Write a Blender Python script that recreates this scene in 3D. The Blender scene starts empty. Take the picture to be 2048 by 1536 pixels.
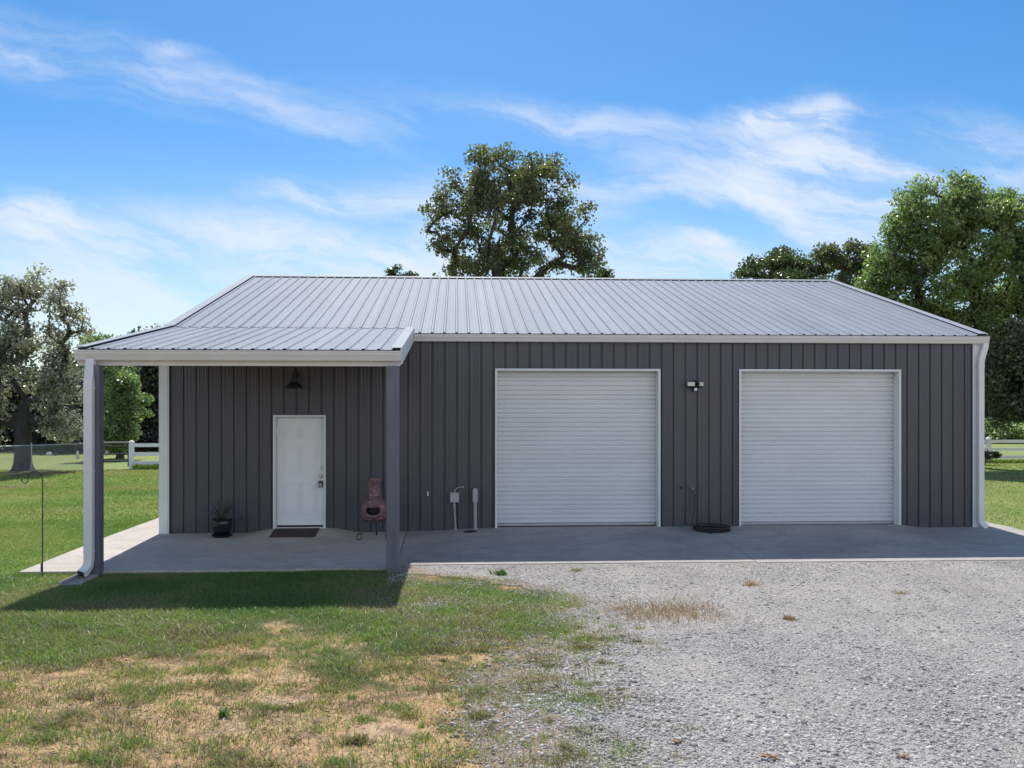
import bpy, bmesh, math, random
import numpy as np
from mathutils import Vector, Matrix

scene = bpy.context.scene
C = scene.collection
R = math.radians

# ------------------------------------------------------------------ camera
F_PX, YAW, CX, CY, DIST, HEIGHT = 1733.0, math.atan(0.054), 1008.6, 820.0, 16.3, 2.28
cam_d = bpy.data.cameras.new('camera')
cam = bpy.data.objects.new('camera', cam_d); C.objects.link(cam)
cam.location = (0, -DIST, HEIGHT)
cam.rotation_euler = (R(90), 0, -YAW)
cam_d.sensor_width = 36; cam_d.lens = F_PX / 2048 * 36
cam_d.shift_x = (1024 - CX) / 2048; cam_d.shift_y = (CY - 768) / 2048
cam_d.clip_end = 3000; cam_d.clip_start = 0.1
scene.camera = cam

# ------------------------------------------------------------------ light and sky
SUN_EL, SUN_AZ = R(55), R(-2)          # azimuth from +Y towards +X: the sun stands behind the building
sd = Vector((math.sin(SUN_AZ) * math.cos(SUN_EL), math.cos(SUN_AZ) * math.cos(SUN_EL), math.sin(SUN_EL)))
sun_d = bpy.data.lights.new('sun', 'SUN'); sun = bpy.data.objects.new('sun', sun_d); C.objects.link(sun)
sun_d.energy = 3.9; sun_d.angle = R(0.53); sun_d.color = (1.0, 0.955, 0.89)
sun.rotation_euler = sd.to_track_quat('Z', 'Y').to_euler(); sun.location = (0, 40, 60)
scene.view_settings.view_transform = 'Standard'; scene.view_settings.look = 'None'
scene.view_settings.gamma = 1.0; scene.view_settings.exposure = 0.6
scene.cycles.max_bounces = 8; scene.cycles.transparent_max_bounces = 8
scene.cycles.use_denoising = True
scene.cycles.sample_clamp_indirect = 6.0

world = bpy.data.worlds.new('World'); scene.world = world; world.use_nodes = True

def px_dir(px, py):
    u = (px - CX) / F_PX; v = (CY - py) / F_PX
    c, s = math.cos(YAW), math.sin(YAW)
    return Vector((s + u * c, c - u * s, v))

def at(px, py, Y):
    """point of the vertical plane Y that the photograph shows at pixel (px, py)"""
    d = px_dir(px, py); t = (Y + DIST) / d.y
    return Vector((d.x * t, Y, HEIGHT + d.z * t))

def build_sky():
    nt = world.node_tree; N = nt.nodes; L = nt.links
    N.clear()
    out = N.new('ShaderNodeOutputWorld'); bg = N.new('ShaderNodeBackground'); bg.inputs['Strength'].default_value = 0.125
    L.new(bg.outputs[0], out.inputs[0])
    sky = N.new('ShaderNodeTexSky'); sky.sky_type = 'NISHITA'; sky.sun_disc = False
    sky.sun_elevation = SUN_EL; sky.sun_rotation = SUN_AZ
    sky.air_density = 1.0; sky.dust_density = 0.35; sky.ozone_density = 2.2
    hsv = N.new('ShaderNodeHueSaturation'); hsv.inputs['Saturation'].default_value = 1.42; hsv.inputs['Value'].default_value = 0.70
    L.new(sky.outputs[0], hsv.inputs['Color'])
    tc = N.new('ShaderNodeTexCoord'); sep = N.new('ShaderNodeSeparateXYZ'); L.new(tc.outputs['Generated'], sep.inputs[0])
    def math_(op, a, b=None, clamp=False):
        m = N.new('ShaderNodeMath'); m.operation = op; m.use_clamp = clamp
        for i, x in enumerate((a, b)):
            if x is None: continue
            if isinstance(x, (int, float)): m.inputs[i].default_value = x
            else: L.new(x, m.inputs[i])
        return m.outputs[0]
    yy = math_('MAXIMUM', sep.outputs[1], 0.12)
    u = math_('DIVIDE', sep.outputs[0], yy); v = math_('DIVIDE', sep.outputs[2], yy)
    com = N.new('ShaderNodeCombineXYZ'); L.new(u, com.inputs[0]); L.new(v, com.inputs[1])
    # warp, so that cloud edges fray
    def noise(vec, scale, detail=6, rough=0.6, dist=0.0, sc=None, rot=0):
        mr = N.new('ShaderNodeMapping'); L.new(vec, mr.inputs[0]); mr.inputs['Rotation'].default_value = (0, 0, rot)
        mp = N.new('ShaderNodeMapping'); L.new(mr.outputs[0], mp.inputs[0])
        if sc: mp.inputs['Scale'].default_value = sc
        n = N.new('ShaderNodeTexNoise'); n.inputs['Scale'].default_value = scale; n.inputs['Detail'].default_value = detail
        n.inputs['Roughness'].default_value = rough; n.inputs['Distortion'].default_value = dist
        L.new(mp.outputs[0], n.inputs['Vector']); return n
    wn = noise(com.outputs[0], 5.0, 5, 0.6)
    wsub = N.new('ShaderNodeVectorMath'); wsub.operation = 'SUBTRACT'; wsub.inputs[1].default_value = (.5, .5, .5); L.new(wn.outputs['Color'], wsub.inputs[0])
    wsc = N.new('ShaderNodeVectorMath'); wsc.operation = 'MULTIPLY'; wsc.inputs[1].default_value = (0.16, 0.08, 0); L.new(wsub.outputs[0], wsc.inputs[0])
    wad = N.new('ShaderNodeVectorMath'); wad.operation = 'ADD'; L.new(com.outputs[0], wad.inputs[0]); L.new(wsc.outputs[0], wad.inputs[1])
    W = wad.outputs[0]
    fib = noise(W, 3.4, 10, 0.64, 0.35, (1.0, 5.2, 1.0), R(13)).outputs[0]
    fine = noise(W, 10.0, 9, 0.66, 0.4, (1.0, 4.4, 1.0), R(17)).outputs[0]
    # cloud banks: pixel in the photograph, half sizes (px), tilt (deg, + = falls to the right), strength
    banks = [
        (180, 130, 520, 60, 14, .27), (520, 200, 330, 55, 20, .24), (330, 92, 80, 18, 0, .38), (30, 70, 160, 60, 10, .24), (950, 240, 400, 60, 6, .20),
        (40, 440, 130, 45, 10, 1.1), (180, 470, 190, 44, 12, .65), (560, 485, 320, 46, 10, .85), (330, 500, 120, 25, 5, .55),
        (120, 520, 330, 50, 9, .5), (700, 415, 240, 30, 8, .5), (850, 520, 110, 50, 0, 1.0), (640, 405, 220, 16, 2, .30),
        (1570, 228, 170, 40, -4, 1.15), (1660, 290, 120, 80, 50, 1.2), (1600, 250, 120, 40, 10, .8), (1500, 345, 330, 60, 0, .75), (1720, 400, 280, 90, 22, 1.0), (1300, 385, 240, 26, 3, .55),
        (1600, 440, 190, 30, 26, .95), (1900, 350, 280, 110, 12, .62), (1400, 483, 70, 16, 2, .85), (1330, 525, 330, 50, 3, .90), (1230, 250, 300, 34, 4, .42),
        (1980, 300, 200, 50, 10, .30), (700, 560, 520, 45, 2, .55), (1000, 420, 300, 70, 3, .45), (200, 620, 420, 80, 0, .55),
    ]
    tot = None
    for (px, py, sx, sy, rot, amp) in banks:
        d = px_dir(px, py)
        mp = N.new('ShaderNodeMapping'); mp.vector_type = 'TEXTURE'
        mp.inputs['Location'].default_value = (d.x / d.y, d.z / d.y, 0)
        mp.inputs['Rotation'].default_value = (0, 0, -R(rot))
        mp.inputs['Scale'].default_value = (sx * 1.35 / F_PX, sy * 1.5 / F_PX, 1)
        L.new(W, mp.inputs[0])
        g = N.new('ShaderNodeTexGradient'); g.gradient_type = 'SPHERICAL'; L.new(mp.outputs[0], g.inputs[0])
        sm = N.new('ShaderNodeMapRange'); sm.interpolation_type = 'SMOOTHSTEP'; L.new(g.outputs['Fac'], sm.inputs[0])
        sm.inputs[3].default_value = 0; sm.inputs[4].default_value = amp
        tot = sm.outputs[0] if tot is None else math_('ADD', tot, sm.outputs[0])
    tot = math_('MINIMUM', tot, 1.35)
    fr = N.new('ShaderNodeMapRange'); fr.interpolation_type = 'SMOOTHSTEP'; L.new(fib, fr.inputs[0])
    fr.inputs[1].default_value = .36; fr.inputs[2].default_value = .62; fr.inputs[3].default_value = .16; fr.inputs[4].default_value = 1.40
    fr2 = N.new('ShaderNodeMapRange'); L.new(fine, fr2.inputs[0])
    fr2.inputs[1].default_value = .3; fr2.inputs[2].default_value = .7; fr2.inputs[3].default_value = .55; fr2.inputs[4].default_value = 1.3
    m = math_('MULTIPLY', tot, fr.outputs[0]); m = math_('MULTIPLY', m, fr2.outputs[0])
    # thin veil thickening towards the horizon
    hz = N.new('ShaderNodeMapRange'); hz.interpolation_type = 'SMOOTHSTEP'; L.new(v, hz.inputs[0])
    hz.inputs[1].default_value = .34; hz.inputs[2].default_value = -.02; hz.inputs[3].default_value = 0.0; hz.inputs[4].default_value = .44
    m = math_('ADD', m, math_('MULTIPLY', hz.outputs[0], math_('ADD', math_('MULTIPLY', fr.outputs[0], .45), .6)))
    m = math_('SUBTRACT', 1.0, math_('POWER', 2.718, math_('MULTIPLY', m, -1.22)))
    m = math_('MINIMUM', m, .95)
    front = N.new('ShaderNodeMapRange'); L.new(sep.outputs[1], front.inputs[0]); front.inputs[1].default_value = .1; front.inputs[2].default_value = .35
    m = math_('MULTIPLY', m, front.outputs[0])
    mix = N.new('ShaderNodeMix'); mix.data_type = 'RGBA'; L.new(m, mix.inputs[0]); L.new(hsv.outputs[0], mix.inputs[6])
    mix.inputs[7].default_value = (4.5, 4.8, 5.3, 1)
    # broken bright cloud deck behind the camera, unseen, added as fill light for shade
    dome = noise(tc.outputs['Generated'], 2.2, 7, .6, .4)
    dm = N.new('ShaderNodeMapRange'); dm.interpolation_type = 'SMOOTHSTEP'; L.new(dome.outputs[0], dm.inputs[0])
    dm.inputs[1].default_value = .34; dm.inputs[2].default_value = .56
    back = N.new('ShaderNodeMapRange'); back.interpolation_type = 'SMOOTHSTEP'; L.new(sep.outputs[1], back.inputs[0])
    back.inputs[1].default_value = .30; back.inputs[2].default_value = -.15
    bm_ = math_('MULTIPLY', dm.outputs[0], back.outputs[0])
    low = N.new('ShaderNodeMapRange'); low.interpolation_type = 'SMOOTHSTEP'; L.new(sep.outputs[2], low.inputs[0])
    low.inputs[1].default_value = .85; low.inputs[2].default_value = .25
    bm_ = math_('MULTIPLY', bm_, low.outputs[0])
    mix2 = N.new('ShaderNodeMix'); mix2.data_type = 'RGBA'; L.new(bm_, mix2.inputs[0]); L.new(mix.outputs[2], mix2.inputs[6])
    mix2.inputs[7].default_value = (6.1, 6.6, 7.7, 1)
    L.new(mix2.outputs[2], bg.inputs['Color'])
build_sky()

# ------------------------------------------------------------------ helpers
rng = np.random.default_rng(7)
random.seed(7)

class MB:
    """collects shapes and links them as ONE mesh object"""
    def __init__(s): s.v = []; s.f = []; s.m = []
    def add(s, vs, fs, mi=0):
        b = len(s.v); s.v += [tuple(p) for p in vs]
        for f in fs: s.f.append(tuple(b + i for i in f)); s.m.append(mi)
    def box(s, x0, x1, y0, y1, z0, z1, mi=0):
        s.add([(x0,y0,z0),(x1,y0,z0),(x1,y1,z0),(x0,y1,z0),(x0,y0,z1),(x1,y0,z1),(x1,y1,z1),(x0,y1,z1)],
              [(0,3,2,1),(4,5,6,7),(0,1,5,4),(1,2,6,5),(2,3,7,6),(3,0,4,7)], mi)
    def prism(s, prof, a0, a1, axis='x', mi=0):
        """closed profile swept along an axis; profile gives the two other coordinates"""
        n = len(prof)
        def P(a, p): return {'x': (a,p[0],p[1]), 'y': (p[0],a,p[1]), 'z': (p[0],p[1],a)}[axis]
        s.add([P(a0,p) for p in prof] + [P(a1,p) for p in prof],
              [(i,(i+1)%n,n+(i+1)%n,n+i) for i in range(n)] + [tuple(range(n-1,-1,-1)), tuple(range(n,2*n))], mi)
    def tube(s, pts, rad, n=8, mi=0, cap=True):
        pts = [Vector(p) for p in pts]
        if not hasattr(rad, '__len__'): rad = [rad]*len(pts)
        b = len(s.v); up = Vector((0.13,0.31,0.94)); prev = None
        for i, p in enumerate(pts):
            d = (pts[min(i+1,len(pts)-1)] - pts[max(i-1,0)])
            d = d.normalized() if d.length > 1e-9 else Vector((0,0,1))
            if prev is None:
                a = d.cross(up); a = d.cross(Vector((1,0,0))) if a.length < .1 else a
            else: a = prev - d*prev.dot(d)
            a.normalize(); prev = a; c = d.cross(a)
            for k in range(n):
                t = 2*math.pi*k/n; s.v.append(tuple(p + (a*math.cos(t) + c*math.sin(t))*rad[i]))
        for i in range(len(pts)-1):
            for k in range(n):
                s.f.append((b+i*n+k, b+i*n+(k+1)%n, b+(i+1)*n+(k+1)%n, b+(i+1)*n+k)); s.m.append(mi)
        if cap:
            s.f.append(tuple(b+k for k in range(n-1,-1,-1))); s.m.append(mi)
            e = b+(len(pts)-1)*n; s.f.append(tuple(e+k for k in range(n))); s.m.append(mi)
    def lathe(s, prof, c=(0,0,0), n=24, mi=0, axis='z'):
        b = len(s.v)
        for (r,z) in prof:
            for k in range(n):
                t = 2*math.pi*k/n; x,y = r*math.cos(t), r*math.sin(t)
                p = (x,y,z) if axis == 'z' else (x,-z,y)
                s.v.append((c[0]+p[0], c[1]+p[1], c[2]+p[2]))
        for i in range(len(prof)-1):
            for k in range(n):
                s.f.append((b+i*n+k, b+i*n+(k+1)%n, b+(i+1)*n+(k+1)%n, b+(i+1)*n+k)); s.m.append(mi)
        if prof[0][0] > 1e-6: s.f.append(tuple(b+k for k in range(n-1,-1,-1))); s.m.append(mi)
        if prof[-1][0] > 1e-6:
            e = b+(len(prof)-1)*n; s.f.append(tuple(e+k for k in range(n))); s.m.append(mi)
    def build(s, name, mats, parent=None, smooth=False, bevel=0, recalc=True):
        me = bpy.data.meshes.new(name); me.from_pydata(s.v, [], s.f)
        if not isinstance(mats, (list,tuple)): mats = [mats]
        for m in mats: me.materials.append(m)
        for p, mi in zip(me.polygons, s.m): p.material_index = mi
        if recalc:
            bm = bmesh.new(); bm.from_mesh(me); bmesh.ops.recalc_face_normals(bm, faces=bm.faces); bm.to_mesh(me); bm.free()
        o = bpy.data.objects.new(name, me); C.objects.link(o)
        if parent: o.parent = parent; o.matrix_parent_inverse = Matrix.Translation(parent.location).inverted() if parent.parent is None else parent.matrix_parent_inverse.copy()
        if smooth:
            me.polygons.foreach_set('use_smooth', [True]*len(me.polygons))
            try: me.set_sharp_from_angle(angle=R(40))
            except Exception: pass
        if bevel:
            md = o.modifiers.new('bevel','BEVEL'); md.width = bevel; md.segments = 2; md.limit_method = 'ANGLE'; md.angle_limit = R(40)
        return o

def np_mesh(name, V, F, mat, attrs=None, parent=None, smooth=False):
    V = np.asarray(V, np.float32); F = np.asarray(F, np.int32); k = F.shape[1]
    me = bpy.data.meshes.new(name)
    me.vertices.add(len(V)); me.vertices.foreach_set('co', V.ravel())
    me.loops.add(F.size); me.loops.foreach_set('vertex_index', F.ravel())
    me.polygons.add(len(F)); me.polygons.foreach_set('loop_start', np.arange(0, F.size, k, dtype=np.int32))
    if smooth: me.polygons.foreach_set('use_smooth', np.ones(len(F), dtype=bool))
    for nm, a in (attrs or {}).items():
        at_ = me.attributes.new(nm, 'FLOAT', 'POINT'); at_.data.foreach_set('value', np.asarray(a, np.float32))
    me.materials.append(mat); me.update(calc_edges=True)
    o = bpy.data.objects.new(name, me); C.objects.link(o)
    if parent: o.parent = parent; o.matrix_parent_inverse = Matrix.Translation(parent.location).inverted()
    return o

def tag(o, label, cat, group=None):
    o['label'] = label; o['category'] = cat
    if group: o['group'] = group
    return o
def thing(name, label, cat, loc=(0,0,0), group=None):
    o = bpy.data.objects.new(name, None); C.objects.link(o); o.location = loc; o.empty_display_size = .2
    return tag(o, label, cat, group)
def kind(o, k, label=None, cat=None):
    o['kind'] = k
    if label: o['label'] = label
    if cat: o['category'] = cat
    return o

# --- numpy value noise
_tab = np.random.default_rng(99).random((256,256))
def vnoise(x, y, scale, seed=0):
    x = np.asarray(x)*scale + seed*17.31; y = np.asarray(y)*scale + seed*9.77
    xi = np.floor(x).astype(int); yi = np.floor(y).astype(int); fx = x-xi; fy = y-yi
    fx = fx*fx*(3-2*fx); fy = fy*fy*(3-2*fy)
    g = lambda i,j: _tab[i & 255, j & 255]
    return (g(xi,yi)*(1-fx)+g(xi+1,yi)*fx)*(1-fy) + (g(xi,yi+1)*(1-fx)+g(xi+1,yi+1)*fx)*fy
def fbm(x, y, scale, seed=0, oct=4):
    a, s, t = 0, 1.0, 0
    for i in range(oct): a = a + s*vnoise(x, y, scale*2**i, seed+i); t += s; s *= .55
    return a/t
def sstep(a, b, x):
    t = np.clip((np.asarray(x)-a)/(b-a), 0, 1); return t*t*(3-2*t)

# ------------------------------------------------------------------ materials
def mat(name):
    m = bpy.data.materials.new(name); m.use_nodes = True
    return m, m.node_tree.nodes, m.node_tree.links, m.node_tree.nodes['Principled BSDF']
def ramp(N, L, src, stops):
    r = N.new('ShaderNodeValToRGB'); e = r.color_ramp.elements
    while len(e) < len(stops): e.new(.5)
    for x, (p, c) in zip(e, stops): x.position = p; x.color = (*c, 1) if len(c) == 3 else c
    L.new(src, r.inputs[0]); return r.outputs[0]
def tex(N, L, scale, detail=4, rough=.55, sc=None, dist=0, coord='Object'):
    tc = N.new('ShaderNodeTexCoord'); mp = N.new('ShaderNodeMapping'); L.new(tc.outputs[coord], mp.inputs[0])
    if sc: mp.inputs['Scale'].default_value = sc
    n = N.new('ShaderNodeTexNoise'); n.inputs['Scale'].default_value = scale; n.inputs['Detail'].default_value = detail
    n.inputs['Roughness'].default_value = rough; n.inputs['Distortion'].default_value = dist
    L.new(mp.outputs[0], n.inputs['Vector']); return n.outputs[0]
def mixc(N, L, fac, a, b, mode='MIX'):
    m = N.new('ShaderNodeMix'); m.data_type = 'RGBA'; m.blend_type = mode
    for i, x in ((0,fac),(6,a),(7,b)):
        if isinstance(x, (int,float)): m.inputs[i].default_value = x
        elif isinstance(x, tuple): m.inputs[i].default_value = (*x,1)
        else: L.new(x, m.inputs[i])
    return m.outputs[2]
def bump(N, L, B, h, strength, dist=.01):
    b = N.new('ShaderNodeBump'); b.inputs['Strength'].default_value = strength; b.inputs['Distance'].default_value = dist
    L.new(h, b.inputs['Height']); L.new(b.outputs[0], B.inputs['Normal'])
def paint(name, col, rough=.5, var=.12, scale=3, metal=0, sc=None, bmp=0, spec=.5):
    m, N, L, B = mat(name)
    n = tex(N, L, scale, 5, .6, sc)
    lo = tuple(c*(1-var) for c in col); hi = tuple(min(1,c*(1+var)) for c in col)
    L.new(ramp(N, L, n, [(.3,lo),(.7,hi)]), B.inputs['Base Color'])
    B.inputs['Roughness'].default_value = rough; B.inputs['Metallic'].default_value = metal
    B.inputs['Specular IOR Level'].default_value = spec
    if bmp: bump(N, L, B, tex(N, L, scale*12, 3), bmp, .004)
    return m

M = {}
M['siding'] = paint('charcoal_siding', (.066,.057,.070), .42, .14, 1.3, sc=(1.2,1.2,.35), bmp=.08)
M['trim'] = paint('white_trim', (.66,.66,.65), .45, .05, 2)
M['gutter'] = paint('gutter_white', (.60,.585,.555), .42, .05, 1.5)
M['doorwhite'] = paint('white_door_paint', (.74,.76,.76), .5, .03, 2, bmp=.05)
M['curtain'] = paint('roll_curtain_white', (.66,.68,.68), .42, .05, 1.2, sc=(.5,1,2))
M['postpaint'] = paint('slate_post_paint', (.115,.122,.15), .6, .25, 4, sc=(2,2,.25), bmp=.25)
M['black'] = paint('black_metal', (.012,.012,.013), .45, .2, 6)
M['dark'] = paint('dark_void', (.01,.01,.01), .8, .1, 4)
M['ironwork'] = paint('wrought_iron', (.03,.028,.026), .55, .3, 20)
M['steel'] = paint('satin_steel', (.55,.53,.50), .3, .1, 8, metal=1)
M['conduit'] = paint('grey_plastic', (.30,.31,.33), .5, .08, 8)
M['galvbox'] = paint('galvanised_box', (.33,.35,.38), .42, .12, 10, metal=.3)
M['hose'] = paint('dark_rubber_hose', (.02,.018,.018), .5, .2, 10)
M['white'] = paint('white_plastic', (.8,.8,.78), .4, .03, 5)
M['lens'] = paint('frosted_lens', (.62,.60,.52), .25, .05, 5)
M['brass'] = paint('weathered_brass', (.13,.095,.075), .45, .3, 15, metal=.6)
M['mat'] = paint('coir_mat', (.05,.032,.024), .95, .4, 40, bmp=.6)
M['pot'] = paint('cobalt_glaze', (.008,.009,.022), .15, .3, 5)
M['soil'] = paint('potting_soil', (.03,.022,.016), .95, .4, 30)
M['vinyl'] = paint('white_vinyl', (.78,.79,.80), .4, .03, 2)
M['galvpipe'] = paint('galvanised_pipe', (.42,.43,.44), .45, .12, 6, metal=.5)
M['bark'] = paint('oak_bark', (.045,.038,.033), .9, .4, 3, sc=(3,3,.6), bmp=.8)
M['whitestone'] = paint('pale_stone', (.6,.59,.56), .8, .15, 5)
M['terracotta'] = None

def siding_mat():
    m, N, L, B = mat('charcoal_siding')
    n1 = tex(N, L, 1.7, 4, .6, (1.6,1,.12)); n2 = tex(N, L, .35, 3, .6); n3 = tex(N, L, 26, 3, .6, (2,1,.4))
    c = ramp(N, L, n1, [(.3,(.053,.055,.069)),(.5,(.061,.058,.072)),(.7,(.068,.060,.073))])
    c = mixc(N, L, .5, c, ramp(N, L, n2, [(.3,(.82,.86,.92)),(.7,(1.12,1.08,1.05))]), 'MULTIPLY')
    c = mixc(N, L, .25, c, ramp(N, L, n3, [(.3,(.7,.7,.7)),(.7,(1.2,1.2,1.2))]), 'MULTIPLY')
    L.new(c, B.inputs['Base Color']); B.inputs['Roughness'].default_value = .38
    bump(N, L, B, n3, .12, .004); return m
M['siding'] = siding_mat()
def roof_mat():
    m, N, L, B = mat('galvalume')
    n1 = tex(N, L, 1.1, 4, .6, (1.0,.25,.25)); n2 = tex(N, L, 60, 2, .6)
    c = ramp(N, L, n1, [(.3,(.222,.25,.285)),(.7,(.268,.297,.332))])
    st = tex(N, L, 2.6, 4, .6, (1.6,.05,.05)); c = mixc(N, L, .6, c, ramp(N, L, st, [(.3,(.86,.87,.88)),(.55,(1,1,1)),(.72,(1.16,1.15,1.14))]), 'MULTIPLY')  # streaks lightened and darkened in the colour as sheen along the slope
    c = mixc(N, L, .12, c, n2, 'MULTIPLY')
    L.new(c, B.inputs['Base Color']); B.inputs['Metallic'].default_value = .06; B.inputs['Specular IOR Level'].default_value = .05
    rr = N.new('ShaderNodeMapRange'); L.new(n1, rr.inputs[0]); rr.inputs[3].default_value = .55; rr.inputs[4].default_value = .68
    L.new(rr.outputs[0], B.inputs['Roughness'])
    return m
M['roof'] = roof_mat()
M['flash'] = paint('bright_flashing', (.29,.31,.335), .6, .06, 3, spec=.1)
M['screw'] = paint('screw_head', (.12,.12,.13), .5, .1, 5)

def concrete_mat(name, base, dk):
    m, N, L, B = mat(name)
    n1 = tex(N, L, .55, 6, .62); n2 = tex(N, L, 9, 6, .65); n3 = tex(N, L, 90, 3, .6)
    c = ramp(N, L, n1, [(.32,dk),(.62,base)])
    c = mixc(N, L, .30, c, ramp(N, L, n2, [(.3,(.55,.53,.5)),(.65,(1,1,1))]), 'MULTIPLY')
    c = mixc(N, L, .35, c, ramp(N, L, n3, [(.3,(.6,.6,.6)),(.6,(1,1,1))]), 'MULTIPLY')
    # broom strokes / drying streaks
    n4 = tex(N, L, 3.0, 5, .6, (.25,2.2,1))
    c = mixc(N, L, .22, c, ramp(N, L, n4, [(.35,(.62,.6,.58)),(.6,(1,1,1))]), 'MULTIPLY')
    n6 = tex(N, L, 1.6, 7, .7, (1,1,1), 1.2)
    c = mixc(N, L, .5, c, ramp(N, L, n6, [(.36,(.66,.65,.64)),(.47,(1,1,1)),(.62,(1.05,1.04,1.02))]), 'MULTIPLY')
    L.new(c, B.inputs['Base Color']); B.inputs['Roughness'].default_value = .85
    bump(N, L, B, n3, .25, .003)
    return m
M['concrete'] = concrete_mat('broomed_concrete', (.56,.50,.435), (.43,.385,.335))
M['apron'] = concrete_mat('apron_concrete', (.44,.405,.365), (.31,.288,.262))

def terracotta():
    m, N, L, B = mat('glazed_terracotta')
    n = tex(N, L, 14, 6, .65); w = tex(N, L, 22, 2, .5, (1,1,.45), 2.0)
    c = ramp(N, L, n, [(.3,(.085,.042,.041)),(.5,(.155,.083,.081)),(.72,(.31,.205,.20))])
    L.new(c, B.inputs['Base Color']); B.inputs['Roughness'].default_value = .38
    bump(N, L, B, w, .9, .02); return m
M['terracotta'] = terracotta()

def attr(N, name):
    a = N.new('ShaderNodeAttribute'); a.attribute_name = name; return a.outputs['Fac']
def leaf_mat(name, stops, transl=.35, rough=.42, tcol=None, spec=.5):
    m, N, L, B = mat(name)
    c = ramp(N, L, attr(N,'tint'), stops)
    L.new(c, B.inputs['Base Color']); B.inputs['Roughness'].default_value = rough; B.inputs['Specular IOR Level'].default_value = spec
    t = N.new('ShaderNodeBsdfTranslucent')
    tc_ = mixc(N, L, 1.0, c, tcol or (1.5,1.7,.8), 'MULTIPLY'); L.new(tc_, t.inputs['Color'])
    mx = N.new('ShaderNodeMixShader'); mx.inputs[0].default_value = transl
    L.new(B.outputs[0], mx.inputs[1]); L.new(t.outputs[0], mx.inputs[2])
    L.new(mx.outputs[0], N['Material Output'].inputs['Surface']); return m
M['leaf_olive'] = leaf_mat('leaf_olive', [(0,(.065,.075,.042)),(.5,(.12,.13,.07)),(1,(.22,.22,.13))], .42, .4, None, .45)
M['leaf_green'] = leaf_mat('leaf_green', [(0,(.09,.135,.045)),(.5,(.18,.24,.085)),(1,(.33,.37,.18))], .52, .32, (1.2,1.42,.95), .7)
M['leaf_bright'] = leaf_mat('leaf_bright', [(0,(.09,.13,.055)),(.5,(.19,.26,.115)),(1,(.33,.39,.22))], .5, .33, (1.35,1.5,.95), .7)
M['leaf_dark'] = leaf_mat('leaf_dark', [(0,(.02,.023,.016)),(.5,(.036,.04,.026)),(1,(.085,.09,.06))], .2, .35, None, .8)
M['leaf_grey'] = leaf_mat('leaf_grey', [(0,(.12,.125,.092)),(.5,(.255,.255,.188)),(1,(.50,.49,.40))], .5, .3, (1.25,1.28,1.0), 1.0)
M['leaf_shade'] = leaf_mat('leaf_shade', [(0,(.06,.068,.036)),(.5,(.11,.122,.065)),(1,(.24,.25,.15))], .42, .28, (1.3,1.4,.95), .9)
M['leaf_oak'] = leaf_mat('leaf_oak', [(0,(.035,.055,.022)),(.5,(.06,.085,.033)),(1,(.12,.145,.07))], .34, .35)
M['grass'] = leaf_mat('grass_blade', [(0,(.10,.18,.042)),(.35,(.175,.25,.072)),(.62,(.25,.25,.115)),(.82,(.31,.25,.155)),(.92,(.17,.135,.085)),(1,(.105,.085,.058))], .42, .45)
M['spike'] = leaf_mat('spiky_leaf', [(0,(.05,.04,.035)),(1,(.14,.12,.09))], .2, .45)

def ground_mat():
    m, N, L, B = mat('ground_soil_and_turf')
    g = attr(N,'grass'); lawn = attr(N,'lawn')
    n1 = tex(N, L, 1.1, 6, .65); n2 = tex(N, L, 14, 6, .7); n3 = tex(N, L, 95, 4, .7); n4 = tex(N, L, .35, 5, .6)
    soil = ramp(N, L, n1, [(.28,(.50,.305,.16)),(.5,(.64,.425,.225)),(.72,(.69,.52,.36))])
    soil = mixc(N, L, .55, soil, ramp(N, L, n2, [(.3,(.50,.45,.40)),(.52,(1,1,1)),(.8,(1.1,1.08,1.04))]), 'MULTIPLY')
    soil = mixc(N, L, .5, soil, ramp(N, L, n3, [(.3,(.5,.46,.42)),(.55,(1,1,1))]), 'MULTIPLY')
    turf = ramp(N, L, n2, [(.25,(.06,.075,.03)),(.5,(.13,.14,.06)),(.75,(.22,.19,.11))])
    turf = mixc(N, L, .6, turf, ramp(N, L, n3, [(.3,(.35,.35,.3)),(.65,(1.2,1.2,1.1))]), 'MULTIPLY')
    big = ramp(N, L, n4, [(.3,(.72,.85,.6)),(.5,(1,1,1)),(.7,(1.3,1.1,.95))])
    lw = ramp(N, L, n2, [(.22,(.17,.215,.07)),(.5,(.25,.305,.105)),(.8,(.34,.36,.17))])
    lw = mixc(N, L, .7, lw, big, 'MULTIPLY')
    lw = mixc(N, L, .5, lw, ramp(N, L, n3, [(.3,(.5,.5,.45)),(.65,(1.15,1.15,1.1))]), 'MULTIPLY')
    n5 = tex(N, L, 4.5, 7, .72)
    dk = ramp(N, L, n5, [(.46,(0,0,0)),(.60,(1,1,1))])
    soil = mixc(N, L, dk, soil, mixc(N, L, n2, (.20,.125,.075), (.36,.245,.15)))
    gm = N.new('ShaderNodeMath'); gm.operation = 'MULTIPLY_ADD'; L.new(n2, gm.inputs[0]); gm.inputs[1].default_value = 1.1; L.new(g, gm.inputs[2])
    gs = N.new('ShaderNodeMapRange'); gs.interpolation_type = 'SMOOTHSTEP'; L.new(gm.outputs[0], gs.inputs[0]); gs.inputs[1].default_value = .78; gs.inputs[2].default_value = 1.15
    near = mixc(N, L, gs.outputs[0], soil, turf)
    c = mixc(N, L, lawn, near, lw)
    L.new(c, B.inputs['Base Color']); B.inputs['Roughness'].default_value = .95; B.inputs['Specular IOR Level'].default_value = .15
    ad = N.new('ShaderNodeMath'); ad.operation = 'ADD'; L.new(n2, ad.inputs[0]); L.new(n3, ad.inputs[1])
    bump(N, L, B, ad.outputs[0], .7, .03); return m
M['ground'] = ground_mat()

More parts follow.
